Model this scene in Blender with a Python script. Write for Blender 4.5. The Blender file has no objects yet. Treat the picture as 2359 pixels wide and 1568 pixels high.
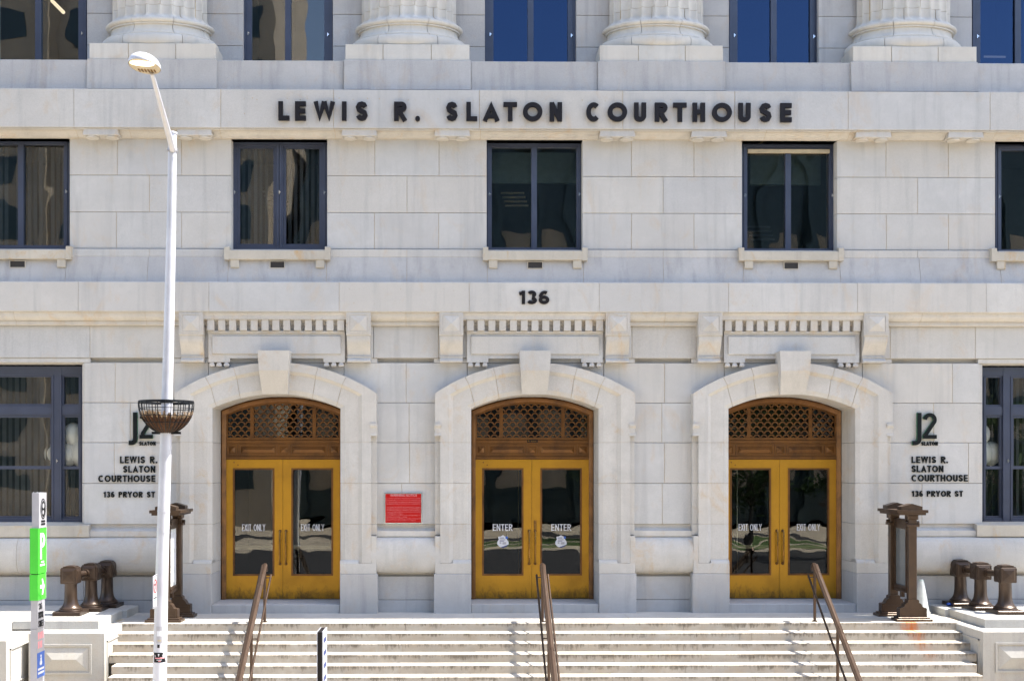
import bpy, math, random
from math import sin, cos, pi, radians, sqrt
random.seed(7)
S = bpy.context.scene
COL = S.collection

# ------------------------------------------------------------------ camera
CX, CY, CZ = 0.0, -22.1, 2.82
YAW = radians(0.63)
F = 2600.0            # focal length in photo units (photo width = 2358 units)
PX0, PY0 = 1074.0, 1076.0
cam = bpy.data.cameras.new('camera')
camo = bpy.data.objects.new('camera', cam)
COL.objects.link(camo)
camo.location = (CX, CY, CZ)
camo.rotation_euler = (pi/2, 0, -YAW)
cam.sensor_width = 36.0
cam.lens = 36.0*F/2358.0
cam.shift_x = (1179-PX0)/2358.0
cam.shift_y = (PY0-784)/2358.0
cam.clip_start = 0.1
cam.clip_end = 2000
S.camera = camo

# ------------------------------------------------------------------ world, sun, exposure
w = bpy.data.worlds.new("World")
S.world = w
w.use_nodes = True
nt = w.node_tree
for n in list(nt.nodes): nt.nodes.remove(n)
sky = nt.nodes.new('ShaderNodeTexSky'); sky.sky_type = 'NISHITA'
sky.sun_disc = False
SUNV = (0.53, 0.02, 1.0)
sl = sqrt(sum(c*c for c in SUNV))
sky.sun_elevation = math.asin(SUNV[2]/sl)
sky.sun_rotation = math.atan2(SUNV[0], SUNV[1])
sky.air_density = 1.0; sky.dust_density = 1.6; sky.ozone_density = 1.0
bg = nt.nodes.new('ShaderNodeBackground'); bg.inputs[1].default_value = 0.13
wo = nt.nodes.new('ShaderNodeOutputWorld')
nt.links.new(sky.outputs[0], bg.inputs[0]); nt.links.new(bg.outputs[0], wo.inputs[0])
sun = bpy.data.lights.new('sun', 'SUN'); sun.energy = 4.0; sun.angle = radians(0.5); sun.color = (1, .95, .87)
suno = bpy.data.objects.new('sun', sun); COL.objects.link(suno)
from mathutils import Vector, Quaternion
suno.rotation_euler = Vector(SUNV).to_track_quat('Z', 'Y').to_euler()
suno.location = (10, 0, 40)
S.view_settings.view_transform = 'Standard'
S.view_settings.look = 'None'
S.view_settings.gamma = 1
S.view_settings.use_curve_mapping = False
S.view_settings.exposure = 2.0
S.cycles.use_denoising = True
S.cycles.max_bounces = 8
S.cycles.transparent_max_bounces = 12

# ------------------------------------------------------------------ measuring helpers
def P(px, py, Y):
    a = (px-PX0)/F; b = (PY0-py)/F
    dx = sin(YAW)+a*cos(YAW); dy = cos(YAW)-a*sin(YAW)
    t = (Y-CY)/dy
    return CX+t*dx, CZ+t*b
def X(px, Y): return P(px, 1000, Y)[0]
def Z(py, Y, px=1232): return P(px, py, Y)[1]

# ------------------------------------------------------------------ materials
def newmat(name):
    m = bpy.data.materials.new(name); m.use_nodes = True
    t = m.node_tree
    for n in list(t.nodes): t.nodes.remove(n)
    return m, t
class NT:
    def __init__(s, t): s.t = t
    def n(s, ty, **kw):
        x = s.t.nodes.new(ty)
        for k, v in kw.items():
            if k.startswith('i_'):
                x.inputs[int(k[2:])].default_value = v
            else: setattr(x, k, v)
        return x
    def l(s, a, b): s.t.links.new(a, b)
    def noise(s, vec, scale, detail=3, rough=.55, dist=0):
        x = s.n('ShaderNodeTexNoise'); x.inputs['Scale'].default_value = scale
        x.inputs['Detail'].default_value = detail; x.inputs['Roughness'].default_value = rough
        x.inputs['Distortion'].default_value = dist
        if vec is not None: s.l(vec, x.inputs['Vector'])
        return x.outputs[0]
    def ramp(s, fac, a, b, lo=0, hi=1):
        x = s.n('ShaderNodeMapRange'); x.inputs[1].default_value = a; x.inputs[2].default_value = b
        x.inputs[3].default_value = lo; x.inputs[4].default_value = hi
        s.l(fac, x.inputs[0]); return x.outputs[0]
    def math(s, op, a, b=None):
        x = s.n('ShaderNodeMath', operation=op)
        for i, v in enumerate((a, b)):
            if v is None: continue
            if isinstance(v, (int, float)): x.inputs[i].default_value = v
            else: s.l(v, x.inputs[i])
        return x.outputs[0]
    def mix(s, fac, a, b, blend='MIX'):
        x = s.n('ShaderNodeMixRGB', blend_type=blend)
        for i, v in enumerate((fac, a, b)):
            if isinstance(v, (int, float)): x.inputs[i].default_value = v
            elif isinstance(v, tuple): x.inputs[i].default_value = v+(1,) if len(v) == 3 else v
            else: s.l(v, x.inputs[i])
        return x.outputs[0]
    def mapping(s, vec, sc):
        x = s.n('ShaderNodeMapping'); x.inputs['Scale'].default_value = sc
        s.l(vec, x.inputs['Vector']); return x.outputs[0]

def plain(name, col, rough=.6, metal=0, var=.12, nscale=8, bump=0, bscale=60, emis=0, spec=.5, gen=False):
    m, t = newmat(name); k = NT(t)
    b = k.n('ShaderNodeBsdfPrincipled'); o = k.n('ShaderNodeOutputMaterial')
    k.l(b.outputs[0], o.inputs[0])
    g = k.n('ShaderNodeNewGeometry')
    f = k.noise(g.outputs['Position'], nscale, 4)
    c = k.mix(k.ramp(f, .3, .7), tuple(x*(1-var) for x in col), tuple(min(1, x*(1+var)) for x in col))
    k.l(c, b.inputs['Base Color'])
    b.inputs['Roughness'].default_value = rough; b.inputs['Metallic'].default_value = metal
    b.inputs['Specular IOR Level'].default_value = spec
    if bump:
        bp = k.n('ShaderNodeBump'); bp.inputs['Strength'].default_value = bump; bp.inputs['Distance'].default_value = .01
        k.l(k.noise(g.outputs['Position'], bscale, 3), bp.inputs['Height']); k.l(bp.outputs[0], b.inputs['Normal'])
    if emis:
        b.inputs['Emission Color'].default_value = tuple(col)+(1,); b.inputs['Emission Strength'].default_value = emis
    return m

def stone(name, col=(.44, .42, .385), ochre=.35, grime=.25, rnd=.10, rusty=0, riser=False, speck=.10):
    m, t = newmat(name); k = NT(t)
    b = k.n('ShaderNodeBsdfPrincipled'); o = k.n('ShaderNodeOutputMaterial'); k.l(b.outputs[0], o.inputs[0])
    g = k.n('ShaderNodeNewGeometry'); pos = g.outputs['Position']
    oi = k.n('ShaderNodeObjectInfo')
    big = k.noise(pos, .9, 6, .6, .4)
    mid = k.noise(pos, 6, 5, .6)
    fine = k.noise(pos, 55, 2, .7)
    grain = k.noise(pos, 160, 1, .5)
    streak = k.noise(k.mapping(pos, (5, 5, .35)), 1.0, 5, .6, .2)
    dark = tuple(x*(1-.20) for x in col); lite = tuple(min(.8, x*(1+.15)) for x in col)
    c = k.mix(k.ramp(big, .3, .7), dark, lite)
    c = k.mix(k.math('MULTIPLY', k.ramp(mid, .35, .75), .5), c, tuple(x*.80 for x in col))
    # individual stones differ a little in tone and warmth
    c = k.mix(k.math('MULTIPLY', k.ramp(oi.outputs['Random'], 0, 1), rnd*2.0), c, (col[0]*.72, col[1]*.73, col[2]*.78))
    r2 = k.math('FRACT', k.math('MULTIPLY', oi.outputs['Random'], 17.3))
    c = k.mix(k.math('MULTIPLY', r2, rnd*2.2), c, (col[0]*1.08, col[1]*.98, col[2]*.84))
    # grey rain streaks
    c = k.mix(k.math('MULTIPLY', k.ramp(streak, .52, .78), grime), c, (col[0]*.45, col[1]*.45, col[2]*.47))
    # warm iron and lichen staining
    och = k.noise(k.mapping(pos, (1.7, 1.7, 1.1)), 1.3, 7, .68, .8)
    c = k.mix(k.math('MULTIPLY', k.ramp(och, .55, .74), ochre), c, (.41, .265, .115))
    # pits and crystals
    c = k.mix(k.math('MULTIPLY', k.ramp(fine, .60, .78), speck*2.2), c, (col[0]*.5, col[1]*.5, col[2]*.52))
    c = k.mix(k.math('MULTIPLY', k.ramp(grain, .35, .65), speck), c, (.78, .77, .74))
    if riser:
        # black biological runs that start under the nosing
        zz = k.n('ShaderNodeSeparateXYZ'); k.l(pos, zz.inputs[0])
        hgt = k.math('FRACT', k.math('ADD', k.math('DIVIDE', zz.outputs[2], -.141), 40.0))   # 0 at the nosing
        cl = k.noise(k.mapping(pos, (1.6, .6, 2.2)), 1.5, 4, .65)
        run = k.noise(k.mapping(pos, (22, 2, 4.5)), 1.0, 5, .75)
        sn = k.n('ShaderNodeSeparateXYZ'); k.l(g.outputs['Normal'], sn.inputs[0])
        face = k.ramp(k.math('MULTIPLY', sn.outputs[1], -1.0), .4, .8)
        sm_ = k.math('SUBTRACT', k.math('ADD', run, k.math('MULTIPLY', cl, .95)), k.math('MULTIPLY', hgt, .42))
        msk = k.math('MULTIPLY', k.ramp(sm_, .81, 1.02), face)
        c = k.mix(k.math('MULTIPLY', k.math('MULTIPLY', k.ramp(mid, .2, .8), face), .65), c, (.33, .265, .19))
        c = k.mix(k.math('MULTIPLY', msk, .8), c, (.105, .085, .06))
        # orange rust below the notice board feet
        if rusty:
            sx = k.math('ABSOLUTE', k.math('SUBTRACT', zz.outputs[0], 8.31))
            rz = k.math('SUBTRACT', .17, k.math('MULTIPLY', k.math('ABSOLUTE', zz.outputs[2]), .08))
            rf = k.ramp(k.math('SUBTRACT', rz, sx), -.04, .10)
            fz = k.ramp(zz.outputs[2], -.62, -.05)
            rn = k.ramp(k.noise(k.mapping(pos, (16, 3, 4)), 1, 4, .6), .3, .62)
            c = k.mix(k.math('MULTIPLY', k.math('MULTIPLY', rf, fz), k.math('MULTIPLY', rn, .95)), c, (.42, .13, .015))
    k.l(c, b.inputs['Base Color'])
    b.inputs['Roughness'].default_value = .82
    b.inputs['Specular IOR Level'].default_value = .35
    bp = k.n('ShaderNodeBump'); bp.inputs['Strength'].default_value = .35; bp.inputs['Distance'].default_value = .004
    h = k.math('ADD', fine, k.math('MULTIPLY', mid, 1.5))
    k.l(h, bp.inputs['Height']); k.l(bp.outputs[0], b.inputs['Normal'])
    return m

def glassmat(name, refl, tint=(.95, .97, .97), rtint=(1, 1, 1), wav=.25, wscale=.9):
    m, t = newmat(name); k = NT(t)
    o = k.n('ShaderNodeOutputMaterial'); mx = k.n('ShaderNodeMixShader')
    tr = k.n('ShaderNodeBsdfTransparent'); gl = k.n('ShaderNodeBsdfGlossy')
    tr.inputs[0].default_value = tint+(1,); gl.inputs[0].default_value = rtint+(1,); gl.inputs['Roughness'].default_value = 0.005
    lw = k.n('ShaderNodeFresnel'); lw.inputs[0].default_value = 1.5
    f = k.math('MINIMUM', k.math('ADD', k.math('MULTIPLY', lw.outputs[0], 1.5), refl-.06), .95)
    k.l(f, mx.inputs[0]); k.l(tr.outputs[0], mx.inputs[1]); k.l(gl.outputs[0], mx.inputs[2]); k.l(mx.outputs[0], o.inputs[0])
    g = k.n('ShaderNodeNewGeometry')
    nz = k.noise(g.outputs['Position'], wscale, 1, .4, .3)
    bp = k.n('ShaderNodeBump'); bp.inputs['Strength'].default_value = wav; bp.inputs['Distance'].default_value = .12
    k.l(nz, bp.inputs['Height']); k.l(bp.outputs[0], gl.inputs['Normal'])
    return m

def bronze(name, col, dark, rough=.42, metal=.55, amt=.5, nsc=1.6, floor=None):
    m, t = newmat(name); k = NT(t)
    b = k.n('ShaderNodeBsdfPrincipled'); o = k.n('ShaderNodeOutputMaterial'); k.l(b.outputs[0], o.inputs[0])
    g = k.n('ShaderNodeNewGeometry'); pos = g.outputs['Position']
    a = k.noise(pos, nsc, 5, .6, .4); s2 = k.noise(k.mapping(pos, (14, 14, 1.6)), 1, 5, .65)
    f = k.math('MULTIPLY', k.ramp(a, .45, .75), amt)
    c = k.mix(f, col, dark)
    c = k.mix(k.math('MULTIPLY', k.ramp(s2, .55, .8), amt*.45), c, dark)
    if floor is not None:   # scuffs and dirt kicked up near the threshold
        zz = k.n('ShaderNodeSeparateXYZ'); k.l(pos, zz.inputs[0])
        hz = k.ramp(zz.outputs[2], floor, floor+.40, .16, -.14)
        sp = k.noise(k.mapping(pos, (4, 4, 2.2)), 1.6, 9, .8, .3)
        fm = k.ramp(k.math('ADD', sp, hz), .52, .72)
        c = k.mix(k.math('MULTIPLY', fm, .72), c, (.055, .04, .02))
    k.l(c, b.inputs['Base Color']); b.inputs['Metallic'].default_value = metal
    k.l(k.ramp(a, .3, .7, rough*.8, rough*1.3), b.inputs['Roughness'])
    bp = k.n('ShaderNodeBump'); bp.inputs['Strength'].default_value = .12; bp.inputs['Distance'].default_value = .004
    k.l(k.noise(pos, 30, 3), bp.inputs['Height']); k.l(bp.outputs[0], b.inputs['Normal'])
    return m

M = {}
M['stone'] = stone('pale granite ashlar', (.415, .412, .40), ochre=.4, grime=.5, rnd=.20, speck=.28)
M['trim'] = stone('pale granite moulding', (.44, .42, .385), ochre=.7, grime=.4, rnd=.12, speck=.24)
M['sill'] = stone('stained granite sill', (.43, .395, .33), ochre=.95, grime=.35, rnd=.06)
M['upper'] = stone('weathered upper granite', (.375, .37, .365), ochre=.3, grime=.6, rnd=.14, speck=.2)
M['marble'] = stone('pale column stone', (.53, .515, .475), ochre=.35, grime=.4, rnd=.16)
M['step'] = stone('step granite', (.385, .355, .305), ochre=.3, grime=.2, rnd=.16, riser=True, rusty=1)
M['paving'] = stone('landing granite', (.42, .40, .36), ochre=.2, grime=.15, rnd=.08)
M['cheek'] = stone('cheek wall granite', (.385, .37, .335), ochre=.3, grime=.5, rnd=.06, speck=.2)
M['mortar'] = plain('lime mortar', (.38, .30, .19), .95, var=.3)
M['door'] = bronze('golden bronze door', (.475, .245, .02), (.29, .135, .012), .36, .6, .6, 1.4, floor=.17)
M['brown'] = bronze('brown bronze', (.175, .075, .018), (.045, .02, .008), .36, .45, .85, 3)
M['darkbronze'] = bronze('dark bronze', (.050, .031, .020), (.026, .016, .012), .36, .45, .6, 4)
M['boardbronze'] = bronze('notice board bronze', (.070, .043, .026), (.033, .021, .014), .38, .45, .6, 5)
M['railbronze'] = bronze('worn handrail bronze', (.075, .048, .034), (.036, .023, .017), .33, .65, .6, 5)
M['brass'] = bronze('worn brass', (.30, .16, .04), (.12, .07, .03), .3, .8, .6, 9)
M['frame'] = plain('blue grey window paint', (.043, .053, .085), .36, .1, .12, 3)
M['glass'] = glassmat('window glass', .05, wav=.075, wscale=.75)
M['glassdoor'] = glassmat('door glass', .05, (.7, .72, .7), wav=.028, wscale=1.3)
M['glassup'] = glassmat('coated upper glass', .22, (.35, .4, .5), (.095, .16, .30), wav=.06, wscale=.7)
M['room'] = plain('dark interior', (.02, .021, .022), .9)
M['blind'] = plain('grey vertical blind', (.06, .065, .07), .8)
M['letter'] = plain('black bronze letter', (.008, .006, .007), .5, 0, spec=.25)
M['lettergreen'] = plain('green letter return', (.012, .13, .055), .4)
M['letterteal'] = plain('dark teal letter face', (.002, .0045, .005), .5, spec=.2)
M['white'] = plain('white painted metal', (.46, .465, .50), .35, var=.13, nscale=2.2)
M['whitetext'] = plain('white lettering', (.62, .63, .66), .5, var=.03)
M['black'] = plain('black painted wire', (.005, .006, .008), .5, spec=.2)
M['chrome'] = plain('bright metal frame', (.75, .78, .82), .12, .9)
M['red'] = plain('red sign enamel', (.40, .004, .003), .5, var=.04, spec=.2)
M['green'] = plain('bright green panel', (.055, .50, .035), .35, var=.04)
M['blue'] = plain('blue sign panel', (.02, .10, .42), .4, var=.05)
M['grey'] = plain('light grey aluminium', (.36, .36, .39), .4, .2, var=.06)
M['pink'] = plain('faded red print', (.80, .30, .32), .5)
M['bluedark'] = plain('navy print', (.012, .03, .14), .5)
M['coco'] = plain('coconut fibre liner', (.05, .019, .006), .95, var=.6, nscale=25, bump=1, bscale=90)
M['cocotop'] = plain('frayed fibre edge', (.26, .18, .11), .95, var=.5, nscale=40, bump=1, bscale=120)
M['balloon'] = plain('white balloon', (.86, .85, .81), .25, var=.02)
M['lamp'] = plain('lit lamp lens', (1, .78, .48), .4, var=.02, emis=2.5)
M['cream'] = plain('cream enamel', (.42, .36, .25), .5)
M['tube'] = plain('ceiling light', (1, .82, .55), .5, var=.02, emis=.28)
M['concrete'] = plain('warm bounce concrete pavement', (.46, .395, .30), .9, var=.15, nscale=.7, bump=.2)  # warm tint strengthened to bounce more warm light onto the soffits
M['asphalt'] = plain('asphalt', (.03, .03, .031), .9, var=.2, nscale=2, bump=.3)
M['paint'] = plain('road paint', (.7, .7, .66), .8)
M['grass'] = plain('lawn grass', (.055, .10, .02), .95, var=.35, nscale=3)
M['leaf'] = plain('green leaves', (.05, .09, .018), .6, var=.5, nscale=2)
M['bark'] = plain('bark', (.09, .07, .05), .9)
M['beige'] = plain('beige precast concrete', (.40, .34, .26), .8, var=.08, nscale=.3)
M['tower'] = plain('dark glass facade', (.04, .065, .072), .2, .2, nscale=.2)
M['paper'] = plain('paper notices', (.62, .63, .61), .7, var=.15, nscale=7)
M['boardglass'] = plain('dull display glass', (.12, .13, .13), .12, 0, var=.08, spec=.6)
M['roadcon'] = plain('pale bounce concrete road', (.34, .29, .22), .9, var=.15, nscale=1)  # unseen road made pale and warm to bounce light up at the facade
M['bulkhead'] = plain('dim teal bulkhead', (.07, .10, .09), .8)
M['vent'] = plain('dark vent grille', (.02, .016, .013), .6, var=.4, nscale=50)
M['cone'] = plain('white plastic', (.60, .62, .58), .5)
M['greenmark'] = plain('green mark', (.03, .30, .14), .5)
M['bluecan'] = plain('blue foil', (.02, .08, .38), .25, .3)

# ------------------------------------------------------------------ mesh builder
class MB:
    def __init__(s): s.v = []; s.f = []; s.mi = []; s.cur = 0
    def add(s, vs, fs):
        o = len(s.v); s.v += vs
        for f in fs: s.f.append(tuple(i+o for i in f)); s.mi.append(s.cur)
    def box(s, x0, x1, y0, y1, z0, z1):
        s.add([(x0,y0,z0),(x1,y0,z0),(x1,y1,z0),(x0,y1,z0),(x0,y0,z1),(x1,y0,z1),(x1,y1,z1),(x0,y1,z1)],
              [(0,3,2,1),(4,5,6,7),(0,1,5,4),(1,2,6,5),(2,3,7,6),(3,0,4,7)])
        return s
    def chbox(s, x0, x1, z0, z1, yf, yb, c=.007):
        """block whose front edges (towards -Y) are chamfered"""
        s.add([(x0,yb,z0),(x1,yb,z0),(x1,yb,z1),(x0,yb,z1),
               (x0,yf+c,z0),(x1,yf+c,z0),(x1,yf+c,z1),(x0,yf+c,z1),
               (x0+c,yf,z0+c),(x1-c,yf,z0+c),(x1-c,yf,z1-c),(x0+c,yf,z1-c)],
              [(3,2,1,0),(0,1,5,4),(1,2,6,5),(2,3,7,6),(3,0,4,7),(4,5,9,8),(5,6,10,9),(6,7,11,10),(7,4,8,11),(8,9,10,11)])
        return s
    def prism(s, prof, x0, x1, yb):
        """prof: (z, y) from top to bottom; extruded along X, closed at yb"""
        pr = list(prof)+[(prof[-1][0], yb), (prof[0][0], yb)]
        n = len(pr)
        s.add([(x0, y, z) for z, y in pr]+[(x1, y, z) for z, y in pr],
              [tuple(range(n-1, -1, -1)), tuple(range(n, 2*n))]+[(i, (i+1) % n, n+(i+1) % n, n+i) for i in range(n)])
        return s
    def frame(s, x0, x1, z0, z1, a0, a1, b0, b1, yf, yb):
        """rectangular ring, outer x0..x1,z0..z1, hole a0..a1,b0..b1"""
        o = [(x0,z0),(x1,z0),(x1,z1),(x0,z1)]; i = [(a0,b0),(a1,b0),(a1,b1),(a0,b1)]
        v = [(x,yf,z) for x,z in o]+[(x,yf,z) for x,z in i]+[(x,yb,z) for x,z in o]+[(x,yb,z) for x,z in i]
        f = []
        for k in range(4):
            m = (k+1) % 4
            f += [(k,m,4+m,4+k),(8+m,8+k,12+k,12+m),(m,k,8+k,8+m),(4+k,4+m,12+m,12+k)]
        s.add(v, f); return s
    def tube(s, pts, r, n=8, rs=None, cap=True):
        pts = [Vector(p) for p in pts]; L = len(pts); vs = []; up0 = None
        for i, p in enumerate(pts):
            d = (pts[min(i+1, L-1)]-pts[max(i-1, 0)]).normalized()
            if up0 is None:
                up0 = Vector((0,0,1)) if abs(d.z) < .9 else Vector((0,1,0))
            a = d.cross(up0).normalized(); b = a.cross(d).normalized(); up0 = b
            rr = rs[i] if rs else r
            vs += [tuple(p+a*(rr*cos(2*pi*k/n))+b*(rr*sin(2*pi*k/n))) for k in range(n)]
        fs = [(i*n+k, i*n+(k+1) % n, (i+1)*n+(k+1) % n, (i+1)*n+k) for i in range(L-1) for k in range(n)]
        if cap: fs += [tuple(range(n-1, -1, -1)), tuple((L-1)*n+k for k in range(n))]
        s.add(vs, fs); return s
    def lathe(s, cx, cy, prof, n=24, ky=1.0, cap=True, sq=0):
        vs = []
        for r, z in prof:
            for k in range(n):
                a = 2*pi*k/n
                vs.append((cx+r*cos(a), cy+r*ky*sin(a), z))
        L = len(prof)
        fs = [(i*n+k, i*n+(k+1) % n, (i+1)*n+(k+1) % n, (i+1)*n+k) for i in range(L-1) for k in range(n)]
        if cap: fs += [tuple(range(n-1, -1, -1)), tuple((L-1)*n+k for k in range(n))]
        s.add(vs, fs); return s
    def pyramid(s, x0, x1, z0, z1, y0, y1, inset=None):
        """shallow hipped boss standing on plane y0, ridge at y1"""
        w_, h_ = x1-x0, z1-z0; q = min(w_, h_)/2*.98
        s.add([(x0,y0,z0),(x1,y0,z0),(x1,y0,z1),(x0,y0,z1),(x0+q,y1,z0+q),(x1-q,y1,z0+q),(x1-q,y1,z1-q),(x0+q,y1,z1-q)],
              [(0,1,5,4),(1,2,6,5),(2,3,7,6),(3,0,4,7),(4,5,6,7)]); return s
    def build(s, name, mat, parent=None, smooth=False, loc=None):
        me = bpy.data.meshes.new(name)
        vs = s.v
        if parent is not None and loc is None: base = parent['_b'] if '_b' in parent else (0,0,0)
        else: base = loc or (0,0,0)
        base = tuple(base)
        if base != (0,0,0): vs = [(x-base[0], y-base[1], z-base[2]) for x, y, z in vs]
        me.from_pydata(vs, [], s.f)
        mats = mat if isinstance(mat, (list, tuple)) else [mat]
        for m in mats: me.materials.append(M[m] if isinstance(m, str) else m)
        if len(mats) > 1: me.polygons.foreach_set('material_index', s.mi)
        if smooth:
            me.polygons.foreach_set('use_smooth', [True]*len(me.polygons))
            try: me.set_sharp_from_angle(angle=radians(38))
            except Exception: pass
        import bmesh
        bm = bmesh.new(); bm.from_mesh(me); bmesh.ops.recalc_face_normals(bm, faces=bm.faces); bm.to_mesh(me); bm.free()
        o = bpy.data.objects.new(name, me); COL.objects.link(o)
        if parent is not None:
            o.parent = parent; ob = base
        elif loc is not None: o.location = base
        return o

BASE = {}
def thing(name, label, cat, loc=(0,0,0), group=None):
    o = bpy.data.objects.new(name, None); COL.objects.link(o); o.location = loc
    o.empty_display_size = .3
    o['label'] = label; o['category'] = cat
    if group: o['group'] = group
    BASE[o.name] = tuple(loc)
    return o
def part(name, mb, mat, parent, smooth=False, label=None, lvl=None):
    """part in world coordinates, stored relative to its top-level thing"""
    t = parent
    while t.parent: t = t.parent
    b = BASE.get(t.name, (0,0,0))
    o = mb.build(name, mat, None, smooth, loc=b)
    o.location = (0,0,0); o.parent = parent
    if label: o['label'] = label
    return o
def solo(name, mb, mat, label, cat, loc, group=None, smooth=False):
    o = mb.build(name, mat, None, smooth, loc=loc)
    o['label'] = label; o['category'] = cat
    if group: o['group'] = group
    BASE[o.name] = tuple(loc)
    return o
def struct(name, mb, mat, parent=None):
    o = mb.build(name, mat); o['kind'] = 'structure'
    return o
def subs(o): return [c for c in bpy.data.objects if c.parent == o]

# ------------------------------------------------------------------ lettering
def arc(cx, cy, rx, ry, a0, a1, n=10):
    return [(cx+rx*cos(radians(a0+(a1-a0)*i/n)), cy+ry*sin(radians(a0+(a1-a0)*i/n))) for i in range(n+1)]
def glyph(ch, w, h, t):
    e = t/2
    G = {
    'L': lambda: [[(e,h),(e,0)], [(t,e),(w,e)]],
    'E': lambda: [[(e,h),(e,0)], [(t,h-e),(w,h-e)], [(t,h/2),(w*.95,h/2)], [(t,e),(w,e)]],
    'I': lambda: [[(w/2,h),(w/2,0)]],
    'T': lambda: [[(0,h-e),(w,h-e)], [(w/2,h-t),(w/2,0)]],
    'H': lambda: [[(e,h),(e,0)], [(w-e,h),(w-e,0)], [(t,h*.52),(w-t,h*.52)]],
    'N': lambda: [[(e,0),(e,h)], [(w-e,0),(w-e,h)], [(e*.9,h*.97),(w-e*.9,h*.03)]],
    'A': lambda: [[(e*.8,0),(w/2,h-e*1.6),(w-e*.8,0)], [(w*.25,h*.27),(w*.75,h*.27)]],
    'W': lambda: [[(e*.75,h),(w*.27,e*1.6),(w*.49,h)], [(w*.51,h),(w*.73,e*1.6),(w-e*.75,h)]],
    'M': lambda: [[(e,0),(e,h)], [(w-e,0),(w-e,h)], [(e,h),(w/2,h*.3),(w-e,h)]],
    'U': lambda: [[(e,h)]+arc(w/2, w/2*.9, w/2-e, w/2*.9-e, 180, 360)+[(w-e,h)]],
    'O': lambda: [arc(w/2,h/2,w/2-e,h/2-e,0,360,28)[:-1]+['c']],
    '0': lambda: [arc(w/2,h/2,w/2-e,h/2-e,0,360,24)[:-1]+['c']],
    'C': lambda: [arc(w*.52,h/2,w*.52-e,h/2-e,48,312,18)],
    'G': lambda: [arc(w*.52,h/2,w*.52-e,h/2-e,48,350,18), [(w*.55,h*.45),(w-e,h*.45)]],
    'S': lambda: [[(e+(w-t)*a, e+(h-t)*b) for a, b in ((.95,.80),(.80,.95),(.5,1),(.2,.95),(.03,.78),(.13,.60),(.5,.5),(.87,.40),(.97,.22),(.80,.05),(.5,0),(.2,.05),(.03,.20))]],
    'R': lambda: [[(e,0),(e,h)], [(t,h-e)]+arc(w-e-(h*.27-e), h-h*.27, h*.27-e, h*.27-e, 90, -90, 8)+[(t,h-h*.54+e)], [(w*.45,h*.46),(w-e*.7,0)]],
    'P': lambda: [[(e,0),(e,h)], [(t,h-e)]+arc(w-e-(h*.28-e), h-h*.28, h*.28-e, h*.28-e, 90, -90, 8)+[(t,h-h*.56+e)]],
    'Y': lambda: [[(e*.8,h),(w/2,h*.45),(w-e*.8,h)], [(w/2,h*.45),(w/2,0)]],
    'X': lambda: [[(e*.7,h),(w-e*.7,0)], [(e*.7,0),(w-e*.7,h)]],
    'J': lambda: [[(w-e,h)]+arc(w*.3, w*.7, w*.7-e, w*.7-e, 0, -90, 8)+[(0,e)]],
    '1': lambda: [[(w*.62,0),(w*.62,h)], [(w*.62,h-e*1.1),(w*.30,h*.80),(w*.02,h*.78)]],
    '2': lambda: [arc(w/2, h-w/2, w/2-e, w/2-e, 175, -20, 10)+[(e*1.25,t*.95)], [(0,e),(w,e)]],
    '3': lambda: [arc(w*.48, h*.735, w*.46-e, h*.265-e*.9, 160, -80, 12), arc(w*.48, h*.28, w*.52-e, h*.28-e, 90, -160, 12)],
    '6': lambda: [arc(w/2, h*.32, w/2-e, h*.32-e, 0, 360, 20)[:-1]+['c'], arc(w*.56, h*.5, w*.56-e, h*.5-e, 175, 60, 10)],
    '.': lambda: [[(w/2,0),(w/2,w)]],
    }
    return G[ch]() if ch in G else []
NATW = dict(L=.55, E=.58, I=.26, T=.62, H=.70, N=.72, A=.82, W=1.05, M=.9, U=.66, O=.9, C=.8, G=.8, S=.66, R=.68, P=.62, Y=.75, X=.7, J=.5, **{'1':.42,'2':.6,'3':.6,'6':.6,'0':.65,'.':.24,' ':.42})
def thick(mb, pts, t, mp, df, db):
    closed = pts[-1] == 'c'
    if closed: pts = pts[:-1]
    n = len(pts); L = []; R = []
    for i, p in enumerate(pts):
        if closed: a, b = pts[i-1], pts[(i+1) % n]
        else: a, b = pts[max(i-1, 0)], pts[min(i+1, n-1)]
        def nrm(u, v):
            dx, dy = v[0]-u[0], v[1]-u[1]; l = math.hypot(dx, dy) or 1; return (-dy/l, dx/l)
        if (not closed) and i == 0: m = nrm(p, b); k = 1
        elif (not closed) and i == n-1: m = nrm(a, p); k = 1
        else:
            n1, n2 = nrm(a, p), nrm(p, b); mx, my = n1[0]+n2[0], n1[1]+n2[1]; l = math.hypot(mx, my) or 1
            m = (mx/l, my/l); k = min(1/max(.3, m[0]*n1[0]+m[1]*n1[1]), 1.9)
        L.append((p[0]+m[0]*t/2*k, p[1]+m[1]*t/2*k)); R.append((p[0]-m[0]*t/2*k, p[1]-m[1]*t/2*k))
    vs = [mp(u, v, df) for u, v in L]+[mp(u, v, df) for u, v in R]+[mp(u, v, db) for u, v in L]+[mp(u, v, db) for u, v in R]
    rng = range(n) if closed else range(n-1)
    mb.cur = 0; fr = []; sd = []
    for i in rng:
        j = (i+1) % n
        fr.append((i, j, n+j, n+i)); sd += [(i, 2*n+i, 2*n+j, j), (n+i, n+j, 3*n+j, 3*n+i), (2*n+i, 3*n+i, 3*n+j, 2*n+j)]
    if not closed: sd += [(0, n, 3*n, 2*n), (n-1, 3*n-1, 4*n-1, 2*n-1)]
    o = len(mb.v); mb.v += vs
    for f in fr: mb.f.append(tuple(q+o for q in f)); mb.mi.append(0)
    for f in sd: mb.f.append(tuple(q+o for q in f)); mb.mi.append(1)
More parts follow.
